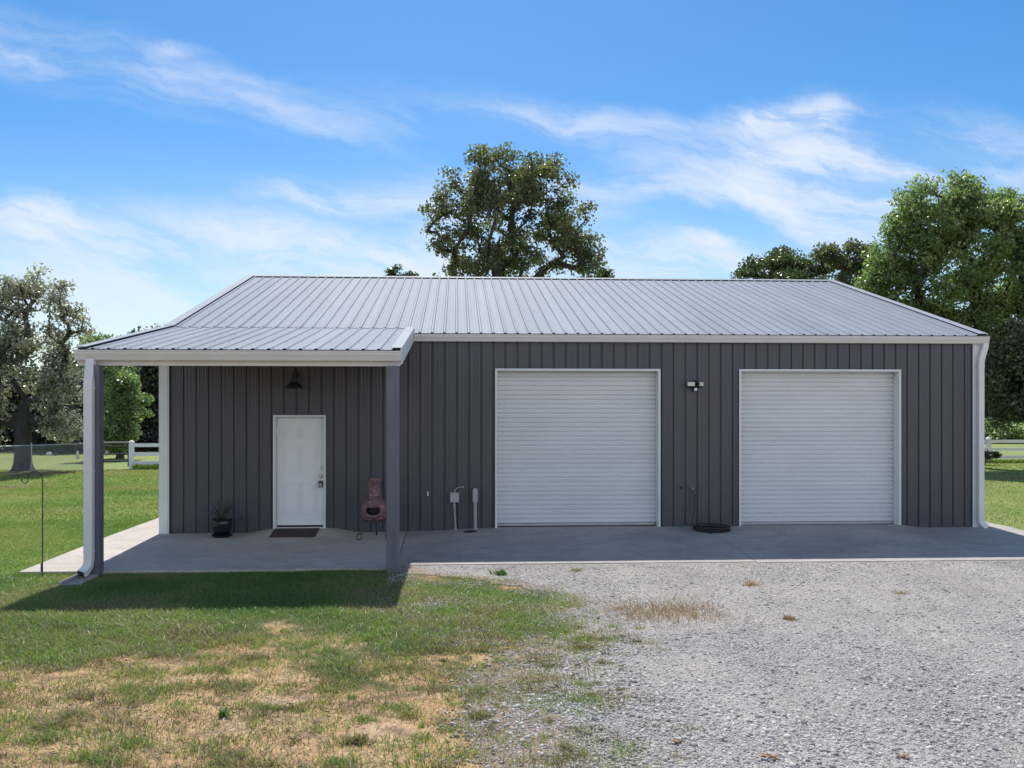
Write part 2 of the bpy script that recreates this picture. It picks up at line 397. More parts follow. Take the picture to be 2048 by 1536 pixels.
def gravel_mat():
    m, N, L, B = mat('crushed_rock')
    tc = N.new('ShaderNodeTexCoord')
    def vor(s, feat='F1'):
        v = N.new('ShaderNodeTexVoronoi'); v.feature = feat; v.inputs['Scale'].default_value = s; L.new(tc.outputs['Object'], v.inputs['Vector']); return v
    v1, v2 = vor(42), vor(95)
    s1 = N.new('ShaderNodeSeparateColor'); L.new(v1.outputs['Color'], s1.inputs[0]); s2 = N.new('ShaderNodeSeparateColor'); L.new(v2.outputs['Color'], s2.inputs[0])
    a = ramp(N, L, s1.outputs[0], [(0,(.17,.158,.146)),(.4,(.30,.284,.264)),(.8,(.42,.398,.37)),(1,(.57,.54,.50))])  # sheet tones lowered for the shade between the loose stones
    b = ramp(N, L, s2.outputs[0], [(0,(.19,.177,.163)),(.45,(.34,.321,.298)),(1,(.55,.52,.48))])
    n0 = tex(N, L, 5, 4, .6); c = mixc(N, L, ramp(N, L, n0, [(.42,(0,0,0)),(.58,(1,1,1))]), a, b)
    n1 = tex(N, L, .5, 6, .65)
    c = mixc(N, L, .8, c, ramp(N, L, n1, [(.3,(.78,.77,.77)),(.5,(1,1,1)),(.72,(1.14,1.12,1.08))]), 'MULTIPLY')
    c = mixc(N, L, .6, c, ramp(N, L, tex(N, L, 1.1, 5, .6, (1,.22,1)), [(.35,(.80,.79,.77)),(.55,(1,1,1)),(.7,(1.10,1.09,1.06))]), 'MULTIPLY')
    soil = attr(N,'soil')
    sm_ = N.new('ShaderNodeMath'); sm_.operation = 'MULTIPLY_ADD'; L.new(tex(N, L, 11, 6, .7), sm_.inputs[0]); sm_.inputs[1].default_value = .9; L.new(soil, sm_.inputs[2])
    sr = N.new('ShaderNodeMapRange'); sr.interpolation_type = 'SMOOTHSTEP'; L.new(sm_.outputs[0], sr.inputs[0]); sr.inputs[1].default_value = .62; sr.inputs[2].default_value = 1.05; sr.inputs[4].default_value = .85
    c = mixc(N, L, sr.outputs[0], c, mixc(N, L, n0, (.20,.145,.10), (.40,.30,.205)))
    L.new(c, B.inputs['Base Color']); B.inputs['Roughness'].default_value = .9; B.inputs['Specular IOR Level'].default_value = .2
    h = N.new('ShaderNodeMath'); h.operation = 'ADD'; L.new(v1.outputs['Distance'], h.inputs[0]); L.new(v2.outputs['Distance'], h.inputs[1])
    bump(N, L, B, h.outputs[0], .9, -.012); return m
M['gravel'] = gravel_mat()
def stone_mat():
    m, N, L, B = mat('loose_stone')
    c = ramp(N, L, attr(N,'tint'), [(0,(.16,.15,.14)),(.3,(.31,.293,.272)),(.65,(.46,.436,.405)),(.9,(.62,.59,.55)),(1,(.50,.42,.34))])
    c = mixc(N, L, .35, c, ramp(N, L, tex(N, L, 70, 3), [(.3,(.6,.6,.6)),(.6,(1,1,1))]), 'MULTIPLY')
    L.new(c, B.inputs['Base Color']); B.inputs['Roughness'].default_value = .85; B.inputs['Specular IOR Level'].default_value = .25
    return m
M['stone'] = stone_mat()

# ------------------------------------------------------------------ ground, gravel, concrete
XL, XR = -5.47, 10.13          # building width
PX0, PX1, PY = -6.31, -0.955, -3.47   # porch slab
AX1, AY = 10.72, -2.93         # apron
Yb = np.array([-3.0,-3.7,-4.0,-4.32,-5.72,-6.97,-7.51,-8.18,-8.83,-9.49,-10.5,-13]); Xb = np.array([-1.0,-.75,.15,.70,1.05,1.0,.78,.52,.34,.26,.28,.3])
def bound(y): return np.interp(-np.asarray(y), -Yb, Xb)
def gravel_d(x, y):
    return np.asarray(x) - bound(y) + (fbm(x,y,1.3,3,4)-.5)*1.3
def grass_density(x, y):
    """cover of green growth in the front yard, 0 to 1"""
    x = np.asarray(x); y = np.asarray(y)
    base = np.interp(-y, [3.4,5.9,6.6,7.2,7.8,8.6,9.6,12], [1,.98,.86,.60,.28,.13,.10,.10])
    base = base + sstep(-2.2,.3,x)*.22*sstep(-10.5,-8.8,y) + sstep(-3.6,-5.2,x)*.18 - .30*sstep(-1.4,-.2,x)*sstep(-9,-7.5,y)
    n = fbm(x,y,.75,11,4); n2 = fbm(x,y,2.6,23,3)
    d = base + (n-.52)*2.1*sstep(-5.2,-6.4,y) + (n-.56)*2.1*sstep(-1.5,-.4,x) + (n2-.5)*1.0*sstep(-4.9,-6.2,y)
    return np.clip(d,0,1)*(1-sstep(-.05,.95,gravel_d(x,y)))
def ground_z(x, y):
    x = np.asarray(x); y = np.asarray(y)
    z = -.105 + (fbm(x,y,.9,5,3)-.5)*.035*sstep(60,20,np.hypot(x,y+8))
    inside = ((x > PX0+.12)&(x < AX1-.12)&(y > PY+.12)&(y < 14.2))
    return np.where(inside, -.32, z)

def axis(fine0, fine1, step, lo, hi, grow=1.22):
    a = list(np.arange(fine0, fine1, step)); s = step
    while a[-1] < hi: s = min(s*grow, 40); a.append(a[-1]+s)
    s = step; b = []
    p = fine0
    while p > lo: s = min(s*grow, 40); p -= s; b.append(p)
    return np.array(b[::-1]+a)
def build_ground():
    xs = axis(-8.5, 11.5, .07, -420, 420); ys = axis(-11.6, -2.6, .06, -60, 700)
    X, Y = np.meshgrid(xs, ys); Z = ground_z(X, Y)
    nx, ny = len(xs), len(ys)
    V = np.stack([X.ravel(),Y.ravel(),Z.ravel()],1)
    i = (np.arange(ny-1)[:,None]*nx + np.arange(nx-1)[None,:]).ravel()
    F = np.stack([i,i+1,i+nx+1,i+nx],1)
    lawn = np.clip(sstep(-3.9,-3.3,Y) + sstep(-6.6,-7.4,X)*sstep(-6.5,-5.0,Y), 0, 1)
    g = np.clip(grass_density(X,Y)*1.1, 0, 1)
    kind(np_mesh('ground', V, F, M['ground'], {'grass': g.ravel(), 'lawn': lawn.ravel()}, smooth=True), 'structure')
    # gravel sheet, 4 mm and more above the soil
    d = gravel_d(X, Y)
    keep = (d > -.15) & (X < 16) & (Y < -2.75) & (Y > -13)
    keepc = keep[:-1,:-1] & keep[1:,1:] & keep[:-1,1:] & keep[1:,:-1]
    Fg = F[keepc.ravel()]
    used = np.unique(Fg); remap = np.full(nx*ny, -1); remap[used] = np.arange(len(used))
    Vg = V[used].copy(); Vg[:,2] = np.where(Vg[:,2] < -.2, -.105, Vg[:,2]) + .006 + .004*(fbm(Vg[:,0],Vg[:,1],3,8,2))
    Vg[:,2] -= .012*sstep(-3.6,-2.9,Vg[:,1])
    so = np.clip(1 - sstep(-.1,.9,d.ravel()[used]) + (fbm(Vg[:,0],Vg[:,1],1.1,41,4)-.62)*1.3, 0, .9)
    kind(np_mesh('gravel_driveway', Vg, remap[Fg], M['gravel'], {'soil': so}, smooth=True), 'structure')
build_ground()

def patio_z(x, y):
    b = sstep(-4.0,-3.3,x)*(1-sstep(-2.4,-1.75,x))*sstep(-.75,-.1,y)*.085
    return -.0145*np.maximum(0,-y) + b
def apron_z(x, y):
    t = np.clip(-y/2.93, 0, 1); top = .012 + .055*sstep(-.7,.6,x)*(1-sstep(8.5,9.0,x))
    return np.where(y > 0, np.maximum(0,top*(1-y)), top*(1-t)**1.1 + (-.098)*t)
def slab(name, x0, x1, y0, y1, zf, m, step=.09, bottom=-.4):
    xs = np.linspace(x0,x1,max(3,int((x1-x0)/step))); ys = np.linspace(y0,y1,max(3,int((y1-y0)/step)))
    X,Y = np.meshgrid(xs,ys); Z = zf(X,Y); nx,ny = len(xs),len(ys)
    V = list(map(tuple, np.stack([X.ravel(),Y.ravel(),Z.ravel()],1))); F = [(j*nx+i,j*nx+i+1,(j+1)*nx+i+1,(j+1)*nx+i) for j in range(ny-1) for i in range(nx-1)]
    edge = [i for i in range(nx)] + [j*nx+nx-1 for j in range(1,ny)] + [(ny-1)*nx+i for i in range(nx-2,-1,-1)] + [j*nx for j in range(ny-2,0,-1)]
    b0 = len(V); n = len(edge)
    for e in edge: V.append((V[e][0],V[e][1],bottom))
    for k in range(n): F.append((edge[(k+1)%n], edge[k], b0+k, b0+(k+1)%n))
    mb = MB(); mb.add(V,F); return mb
kind(slab('p', PX0, PX1, PY, .6, patio_z, None).build('patio', M['concrete'], recalc=False), 'structure')
kind(slab('p', PX0, XL-.02, .604, 13.4, lambda x,y: 0*x, None, .4).build('walkway', M['concrete'], recalc=False), 'structure')
kind(slab('p', PX1+.012, 4.68, AY, .6, apron_z, None).build('concrete_apron', M['apron'], recalc=False), 'structure')
kind(slab('p', 4.69, AX1, AY-.06, .6, apron_z, None).build('concrete_apron', M['apron'], recalc=False), 'structure')
kind(slab('p', XR+.02, AX1, .604, 13.4, lambda x,y: 0*x+.006, None, .4).build('walkway', M['concrete'], recalc=False), 'structure')

# ------------------------------------------------------------------ the metal building
RIDGE_Y, RIDGE_Z, EAVE_Z, BACK_Y = 6.85, 5.80, 3.70, 13.7
SL = (RIDGE_Z - 3.715)/(RIDGE_Y + .07)
def roof_z(y): return RIDGE_Z - SL*abs(RIDGE_Y - y)
bld = thing('metal_building', 'long charcoal metal garage building with pale metal roof, two roll-up doors and a side porch', 'garage building', (0,0,0))
PITCH = .2286
def rib_profile(x0, x1, phase, h=-.021, wb=.062, wt=.026, minor=.003):
    """breakpoints (x, height) of a ribbed sheet between x0 and x1"""
    pts = []
    k = math.floor((x0-phase)/PITCH)-1
    while True:
        c = phase + k*PITCH
        if c - wb > x1: break
        if h > 0: pts += [(c-wb/2,0),(c-wt/2,h),(c+wt/2,h),(c+wb/2,0)]
        else: pts += [(c-.017,0),(c-.008,h),(c+.008,h),(c+.017,0),(c+.03,.004),(c+.05,.004),(c+.06,0)]
        for f in (1/3,2/3) if h > 0 else (.5,.75):
            q = c + PITCH*f
            pts += [(q-.014,0),(q-.006,minor),(q+.006,minor),(q+.014,0)]
        k += 1
    xs = [p[0] for p in pts]; hs = [p[1] for p in pts]
    ins = [(x0, float(np.interp(x0,xs,hs))),(x1, float(np.interp(x1,xs,hs)))]
    return sorted([p for p in pts if x0 < p[0] < x1] + ins)

def ribbed_wall(axis_, a0, a1, base, sign, zb, zt, phase, holes=()):
    """wall of ribbed sheet along axis_ from a0 to a1; holes (h0, h1, top)"""
    mb = MB(); pts = rib_profile(a0, a1, phase)
    xs = [p[0] for p in pts]; hs = [p[1] for p in pts]
    for h in holes:
        for e in h[:2]: pts += [(e, float(np.interp(e,xs,hs)))]
    pts = sorted(set(pts))
    for (p,q) in zip(pts,pts[1:]):
        if q[0]-p[0] < 1e-6: continue
        mid = (p[0]+q[0])/2; b = zb
        for h in holes:
            if h[0] < mid < h[1]: b = h[2]
        P = lambda a,z: (a[0], base+sign*a[1], z) if axis_ == 'x' else (base+sign*a[1], a[0], z)
        mb.add([P(p,b),P(q,b),P(q,zt(q[0])),P(p,zt(p[0]))],[(0,1,2,3)])
    return mb
GD = [(.745,3.807,3.02),(5.404,8.495,3.02)]          # garage door openings: x0, x1, top
ED = (-3.372,-2.487,2.147)                            # entry door opening
holes = [(g[0]-.02,g[1]+.02,g[2]+.02) for g in GD] + [(ED[0]-.02,ED[1]+.02,ED[2]+.02)]
ribbed_wall('x', XL+.01, XR-.01, 0, -1, -.3, lambda a: 3.62, -.702, holes).build('wall', M['siding'], bld, recalc=False)
ribbed_wall('y', 0.0, BACK_Y, XL+.012, -1, -.3, lambda a: roof_z(a)-.05, .1).build('wall', M['siding'], bld, recalc=False)
ribbed_wall('y', 0.0, BACK_Y, XR-.012, 1, -.3, lambda a: roof_z(a)-.05, .1).build('wall', M['siding'], bld, recalc=False)
ribbed_wall('x', XL+.01, XR-.01, BACK_Y, 1, -.3, lambda a: 3.62, -.7).build('wall', M['siding'], bld, recalc=False)
# corner trims
for (x0, x1, s) in ((XL, XL+.165, -1), (XR-.165, XR, 1)):
    mb = MB(); mb.box(x0, x1, -.034, -.022, -.05, 3.60)
    xo = x0-.02 if s < 0 else x1
    mb.box(xo, xo+.02, -.034, .12, -.05, 3.60)
    mb.box(x0+.125 if s < 0 else x0+.02, x0+.14 if s < 0 else x0+.035, -.042, -.034, -.05, 3.60)
    mb.build('corner_trim', M['trim'], bld, bevel=.004)

# roof sheets
def roof_sheet(x0, x1, y0, z0, y1, z1, phase, screw_rows, rh=.019):
    mb = MB(); pts = rib_profile(x0, x1, phase, rh, .060, .030, .002)
    n = Vector((0, -(z1-z0), (y1-y0))); n = n.normalized()*(1 if (y1 > y0) else -1)
    if n.z < 0: n = -n
    b = [(p[0], y0+n.y*p[1], z0+n.z*p[1]) for p in pts]; t = [(p[0], y1+n.y*p[1], z1+n.z*p[1]) for p in pts]
    k = len(pts)
    mb.add(b+t, [(i,i+1,k+i+1,k+i) for i in range(k-1)])
    d = .012
    mb.add([(x0,y0-n.y*d,z0-n.z*d),(x1,y0-n.y*d,z0-n.z*d),(x1,y1-n.y*d,z1-n.z*d),(x0,y1-n.y*d,z1-n.z*d)], [(3,2,1,0)], 2)
    dirv = (Vector((0,y1,z1))-Vector((0,y0,z0)))
    c = phase + math.ceil((x0-phase)/PITCH)*PITCH
    while c < x1-.05:
        for r_ in screw_rows:
            p0 = Vector((c+.052, y0, z0)) + dirv*r_
            e = dirv.normalized(); ex = Vector((1,0,0)); h = n*.006; rr = .0095
            ring = [p0 + ex*rr*math.cos(a) + e*rr*math.sin(a) for a in [k_*math.pi/3 for k_ in range(6)]]
            mb.add([tuple(q) for q in ring]+[tuple(q+h) for q in ring], [(6,7,8,9,10,11)]+[(i,(i+1)%6,6+(i+1)%6,6+i) for i in range(6)], 1)
        c += PITCH
    return mb
RM = [M['roof'], M['screw'], M['galvpipe']]
RX0, RX1 = XL-.02, XR+.10
PJ = .32                                                # where the porch roof meets the main roof
PRX0, PRX1 = XL-.02, -.845
rows = [.03,.17,.34,.51,.68,.85,.965]
roof = roof_sheet(PRX1, RX1, -.07, roof_z(-.07), RIDGE_Y, RIDGE_Z, -.702, rows)
r2 = roof_sheet(RX0, PRX1, PJ, roof_z(PJ)+.008, RIDGE_Y, RIDGE_Z, -.702, [.015]+rows[1:])
roof.add(r2.v, r2.f[:], 0); roof.m[-len(r2.f):] = r2.m
roof_o = roof.build('roof', RM, bld, recalc=False)
roof_sheet(RX0, RX1, BACK_Y+.07, roof_z(BACK_Y+.07), RIDGE_Y, RIDGE_Z, -.702, rows).build('roof', RM, bld, recalc=False)
mb = MB()
cw = .17
mb.prism([(RIDGE_Y-cw, RIDGE_Z-SL*cw+.034),(RIDGE_Y-.02, RIDGE_Z+.036),(RIDGE_Y+.02,RIDGE_Z+.036),(RIDGE_Y+cw, RIDGE_Z-SL*cw+.034),(RIDGE_Y+cw,RIDGE_Z-SL*cw+.030),(RIDGE_Y,RIDGE_Z+.030),(RIDGE_Y-cw,RIDGE_Z-SL*cw+.030)], RX0-.02, RX1+.02)
mb.build('ridge_cap', M['flash'], bld)
def rake(x0, x1, y0, y1, drop=.14, up=.042, zfun=roof_z, m='roof', nm='rake_trim'):
    mb = MB()
    lo, hi = (x0, x1)
    for (a,b,t0,t1) in ((lo,hi,up-.006,up),):
        mb.add([(a,y0,zfun(y0)+t0),(b,y0,zfun(y0)+t0),(b,y1,zfun(y1)+t0),(a,y1,zfun(y1)+t0),(a,y0,zfun(y0)+t1),(b,y0,zfun(y0)+t1),(b,y1,zfun(y1)+t1),(a,y1,zfun(y1)+t1)],
               [(0,3,2,1),(4,5,6,7),(0,1,5,4),(1,2,6,5),(2,3,7,6),(3,0,4,7)])
    xo = (lo-.012, lo) if x0 < 0 and m != 'porchright' else (hi, hi+.012)
    a,b = xo
    mb.add([(a,y0,zfun(y0)-drop),(b,y0,zfun(y0)-drop),(b,y1,zfun(y1)-drop),(a,y1,zfun(y1)-drop),(a,y0,zfun(y0)+up),(b,y0,zfun(y0)+up),(b,y1,zfun(y1)+up),(a,y1,zfun(y1)+up)],
           [(0,3,2,1),(4,5,6,7),(0,1,5,4),(1,2,6,5),(2,3,7,6),(3,0,4,7)])
    return mb
rake(RX0-.01, RX0+.16, PJ, RIDGE_Y).build('rake_trim', M['flash'], bld)
rake(RX1-.16, RX1+.01, -.06, RIDGE_Y).build('rake_trim', M['flash'], bld)

# gutters
def gutter_prof(yb, zt, d=.125, h=.135):
    return [(yb,zt),(yb,zt-h),(yb-d*.62,zt-h),(yb-d*.70,zt-h+.012),(yb-d*.78,zt-h+.05),(yb-d*.93,zt-.05),(yb-d*.93,zt-.022),(yb-d,zt-.018),(yb-d,zt),
            (yb-d+.012,zt),(yb-d+.012,zt-.012),(yb-.01,zt-.03),(yb-.01,zt)]
mb = MB(); mb.prism(gutter_prof(-.024, 3.695), PRX1+.035, XR+.11)
mb.build('gutter', M['gutter'], bld)

# porch roof, beams and posts
PFY, PFZ = -3.42, 3.172
pz = lambda y: PFZ + (roof_z(PJ)-PFZ)*(y-PFY)/(PJ-PFY)
roof_sheet(PRX0, PRX1, PFY-.04, pz(PFY-.04), PJ+.05, pz(PJ+.05), -.702, [.02,.3,.62,.93], .017).build('porch_roof', RM, bld, recalc=False)
def rake_fill(mb): return mb
porch_rake = MB()
def slopebox(mb, x0, x1, y0, y1, zlo, zhi):
    mb.add([(x0,y0,zlo(y0)),(x1,y0,zlo(y0)),(x1,y1,zlo(y1)),(x0,y1,zlo(y1)),(x0,y0,zhi(y0)),(x1,y0,zhi(y0)),(x1,y1,zhi(y1)),(x0,y1,zhi(y1))],
           [(0,3,2,1),(4,5,6,7),(0,1,5,4),(1,2,6,5),(2,3,7,6),(3,0,4,7)])
# flat galvalume flashing along the porch edges and the white side boards
for (a,b) in ((PRX0-.015,PRX0+.13),(PRX1-.13,PRX1+.03)):
    mb = MB(); slopebox(mb, a, b, PFY-.06, PJ-.01, lambda y: pz(y)+.032, lambda y: pz(y)+.038)
    mb.build('rake_trim', M['flash'], bld)
for (a,b) in ((PRX0-.012,PRX0+.012),(PRX1+.004,PRX1+.028)):
    mb = MB(); slopebox(mb, a, b, PFY-.02, -.026, lambda y: pz(y)-.215, lambda y: pz(y)+.03)
    mb.build('side_fascia', M['trim'], bld, bevel=.003)
mb = MB(); mb.box(PRX0+.013, PRX1+.003, PFY-.022, PFY+.0, 2.925, 3.13); mb.build('front_fascia', M['gutter'], bld, bevel=.003)
mb = MB(); mb.box(PRX0+.05, PRX1-.04, PFY+.003, PFY+.14, 2.93, 3.12); mb.build('beam', M['postpaint'], bld)
mb = MB(); mb.prism(gutter_prof(PFY-.024, 3.145, .125, .15), PRX0-.01, PRX1+.03); mb.build('gutter', M['gutter'], bld)
for (x0,x1) in ((-5.305,-5.125),(-1.035,-.855)):
    mb = MB(); mb.box(x0, x1, -3.60, -3.425, -.16, 2.925); mb.build('post', M['postpaint'], bld, bevel=.008)

# downspouts (rectangular pipe swept along a path)
def rect_sweep(mb, pts, w, d):
    """w across (x), d deep (y); path lies near a vertical line"""
    b = len(mb.v); n = len(pts)
    for i,p in enumerate(pts):
        p = Vector(p); t = Vector(pts[min(i+1,n-1)]) - Vector(pts[max(i-1,0)]); t.normalize()
        ax = Vector((1,0,0)) - t*t.x; ax.normalize(); ay = t.cross(ax); ay.normalize()
        for (sx,sy) in ((-1,-1),(-.3,-1),(-.25,-.86),(.25,-.86),(.3,-1),(1,-1),(1,1),(-1,1)):
            mb.v.append(tuple(p + ax*w/2*sx + ay*d/2*sy))
    k = 8
    for i in range(n-1):
        for j in range(k): mb.f.append((b+i*k+j,b+i*k+(j+1)%k,b+(i+1)*k+(j+1)%k,b+(i+1)*k+j)); mb.m.append(0)
    mb.f.append(tuple(b+(n-1)*k+j for j in range(k))); mb.m.append(1)
mb = MB()
rect_sweep(mb, [(-5.27,-3.53,3.01),(-5.265,-3.54,2.96),(-5.258,-3.58,2.84),(-5.246,-3.645,2.68),(-5.242,-3.655,2.58),(-5.242,-3.655,.14),(-5.25,-3.67,.06),(-5.28,-3.72,-.01),(-5.305,-3.77,-.035)], .118, .09)
for z in (2.58, 1.4, .25): mb.box(-5.305,-5.179,-3.704,-3.603,z,z+.025)
mb.build('downspout', [M['trim'], M['dark']], bld)
mb = MB()
rect_sweep(mb, [(10.17,-.10,3.57),(10.165,-.10,3.50),(10.12,-.10,3.36),(10.085,-.10,3.24),(10.08,-.10,3.14),(10.08,-.10,.20),(10.09,-.10,.12),(10.14,-.105,.05),(10.20,-.11,.03)], .105, .075)
for z in (3.12, 1.6, .3): mb.box(10.022,10.138,-.142,-.044,z,z+.025)
mb.build('downspout', [M['trim'], M['dark']], bld)

# roll-up doors
for gi, (x0,x1,zt) in enumerate(GD):
    d = bpy.data.objects.new('garage_door', None); C.objects.link(d); d.parent = bld
    mb = MB(); zb = .065 if gi == 0 else .055
    yb = .20; z = zb + .06; prof = []
    while z < zt + .06:                      # corrugated curtain profile
        prof += [(yb+.016,z),(yb-.008,z+.002),(yb-.014,z+.016),(yb-.014,z+.032),(yb-.006,z+.036),(yb-.006,z+.041),(yb-.013,z+.045),(yb-.013,z+.062),(yb-.006,z+.071),(yb+.016,z+.073)]
        z += .0875
    prof = [(yb+.016,zb+.055)] + prof + [(yb+.04,prof[-1][1]),(yb+.04,zb+.055)]
    mb.prism(prof, x0-.01, x1+.01); mb.build('curtain', M['curtain'], d, recalc=True)
    mb = MB(); mb.box(x0+.01, x1-.01, yb-.03, yb+.02, zb+.007, zb+.052); mb.build('bottom_bar', M['galvpipe'], d, bevel=.004)
    mb = MB(); mb.box(x0+.01, x1-.01, yb-.034, yb+.015, zb-.04, zb+.006); mb.build('weather_seal', M['dark'], d)
    xb = x1 - .32; mb = MB(); mb.box(xb, xb+.22, yb-.045, yb-.031, zb+.012, zb+.034); mb.box(xb-.05, xb-.01, yb-.045, yb-.031, zb+.008, zb+.046); mb.build('slide_lock', M['steel'], d, bevel=.003)
    mb = MB()
    for xx in (x0-.04, x1): 
        mb.box(xx, xx+.04, -.045, -.024, -.02, zt+.04)
    mb.box(x0+.0005, x1-.0005, -.044, -.024, zt, zt+.04)
    mb.box(x0-.022, x0, -.024, yb-.02, -.02, zt); mb.box(x1, x1+.022, -.024, yb-.02, -.02, zt)
    mb.box(x0+.0005, x1-.0005, -.024, yb-.02, zt+.001, zt+.02)
    mb.build('door_frame', M['trim'], d, bevel=.003)
    mb = MB(); mb.box(x0-.02,x1+.02,yb+.05,yb+.06,-.02,zt+.1); mb.build('backing', M['dark'], d)

# entry door
d = bpy.data.objects.new('entry_door', None); C.objects.link(d); d.parent = bld
x0,x1,zt = ED
mb = MB()
mb.box(x0-.04,x0,-.05,-.0,.03,zt+.04); mb.box(x1,x1+.04,-.05,-.0,.03,zt+.04); mb.box(x0,x1,-.049,-.0,zt,zt+.04)
mb.box(x0-.02,x0+.012,0,.11,.03,zt); mb.box(x1-.012,x1+.02,0,.11,.03,zt); mb.box(x0+.012,x1-.012,0,.11,zt-.012,zt+.02)
mb.build('door_frame', M['trim'], d, bevel=.003)
mb = MB(); mb.box(x0-.02,x1+.02,-.055,.11,.055,.10); mb.build('threshold', M['trim'], d, bevel=.004)
dx0,dx1,dz0,dz1 = x0+.018,x1-.018,.135,zt-.018
mb = MB(); mb.box(dx0,dx1,.03,.075,dz0,dz1)
w = dx1-dx0; pw = .29; cx_ = (.125, w-.125-pw)
for px_ in cx_:
    for (a,b) in ((.20,.80),(.95,1.50),(1.61,1.83)):
        X0,X1,Z0,Z1 = dx0+px_, dx0+px_+pw, dz0+a, dz0+b
        t = .016
        mb.box(X0,X1,.022,.0299,Z0,Z0+t); mb.box(X0,X1,.022,.0299,Z1-t,Z1); mb.box(X0,X0+t,.022,.0299,Z0+t,Z1-t); mb.box(X1-t,X1,.022,.0299,Z0+t,Z1-t)
        mb.box(X0+.045,X1-.045,.024,.0299,Z0+.045,Z1-.045)
mb.build('door_leaf', M['doorwhite'], d, bevel=.004)
mb = MB(); mb.box(x0+.013,x1-.013,.035,.085,.098,.134); mb.build('door_sweep', M['dark'], d)
for (z,r) in ((1.20,.03),):
    mb = MB(); mb.lathe([(r,0),(r,.012),(r*.7,.022),(.001,.023)], (-2.537,.03,z), 16, axis='y'); mb.build('deadbolt', M['steel'], d, smooth=True)
mb = MB(); mb.lathe([(.032,0),(.032,.008),(.013,.016),(.013,.035),(.028,.05),(.028,.062),(.018,.072),(.001,.073)], (-2.537,.03,1.055), 18, axis='y'); mb.build('door_knob', M['steel'], d, smooth=True)
for z in (.45,1.15,1.88):
    mb = MB(); mb.tube([(x0+.014,.024,z-.045),(x0+.014,.024,z+.045)],.008,8); mb.build('hinge', M['steel'], d)
mb = MB(); mb.box(x0-.02,x1+.02,.12,.13,0,zt+.1); mb.build('backing', M['dark'], d)

# ------------------------------------------------------------------ things on and beside the building
t = thing('key_lockbox', 'small grey key lockbox hanging from the knob of the white entry door', 'lockbox', (-2.53,-.05,.9))
mb = MB(); mb.box(-2.575,-2.495,-.075,-.035,.845,.965); mb.build('box_body', M['ironwork'], t, bevel=.008)
mb = MB(); mb.box(-2.56,-2.51,-.083,-.0755,.86,.92); mb.build('cover_plate', M['galvbox'], t, bevel=.004)
mb = MB(); mb.tube([(-2.56,-.05,.965),(-2.56,-.045,1.02),(-2.55,-.02,1.04),(-2.535,-.0,1.046),(-2.52,-.02,1.04),(-2.51,-.045,1.02),(-2.51,-.05,.965)],.006,8); mb.build('shackle', M['steel'], t)

t = thing('barn_lamp', 'black gooseneck barn lamp on the dark wall above the entry door', 'wall lamp', (-2.96,-.02,2.85))
lx = -2.98
mb = MB(); mb.lathe([(.055,0),(.055,.02),(.03,.03),(.001,.031)], (lx,-.022,2.93), 18, axis='y'); mb.build('wall_plate', M['black'], t, smooth=True)
mb = MB(); mb.tube([(lx,-.04,2.93),(lx,-.09,3.0),(lx,-.16,3.055),(lx,-.24,3.05),(lx,-.29,2.99),(lx,-.30,2.90)],.011,10); mb.build('gooseneck_arm', M['black'], t, smooth=True)
mb = MB(); mb.lathe([(.001,2.935),(.045,2.925),(.052,2.875),(.060,2.855),(.062,2.80),(.095,2.765),(.165,2.70),(.170,2.672),(.162,2.672),(.155,2.698),(.09,2.755),(.055,2.79),(.001,2.80)], (lx,-.30,0), 28); mb.build('lamp_shade', M['black'], t, smooth=True)
mb = MB(); mb.lathe([(.001,2.705),(.025,2.715),(.03,2.74),(.02,2.78)], (lx,-.30,0), 14); mb.build('bulb', M['lens'], t, smooth=True)

t = thing('floodlight', 'black twin-head security floodlight on the wall between the garage doors', 'floodlight', (4.49,-.02,2.75))
fx, fz = 4.50, 2.76
mb = MB(); mb.lathe([(.062,0),(.062,.03),(.05,.045),(.03,.075),(.001,.076)], (fx+.01,-.02,fz+.02), 20, axis='y'); mb.build('mount', M['black'], t, smooth=True)
for (ox, yaw_, sc) in ((-.085,-.25,1.0),(.085,.75,1.0)):
    c_, s_ = math.cos(yaw_), math.sin(yaw_)
    def tr(p): return (fx+ox+p[0]*c_-p[1]*s_, -.12+p[0]*s_+p[1]*c_, fz+p[2]-p[1]*.3)
    for (nm, (a0,a1,b0,b1,c0,c1), mm) in (('lamp_head',(-.075,.075,-.03,.03,-.048,.048),'black'),('lens',(-.066,.066,-.036,-.0305,-.038,.038),'lens')):
        mb = MB(); mb.box(a0,a1,b0,b1,c0,c1); mb.v = [tr(p) for p in mb.v]; mb.build(nm, M[mm], t, bevel=.008 if nm == 'lamp_head' else 0)
mb = MB(); mb.box(fx-.035,fx+.045,-.12,-.06,fz-.125,fz-.055); mb.tube([(fx+.005,-.06,fz-.06),(fx+.005,-.05,fz+.0)],.02,10); mb.build('sensor_housing', M['black'], t, bevel=.008)
mb = MB(); mb.lathe([(.03,0),(.028,.012),(.015,.022),(.001,.024)], (fx,-.12,fz-.09), 14, axis='y'); mb.build('sensor_eye', M['white'], t, smooth=True)

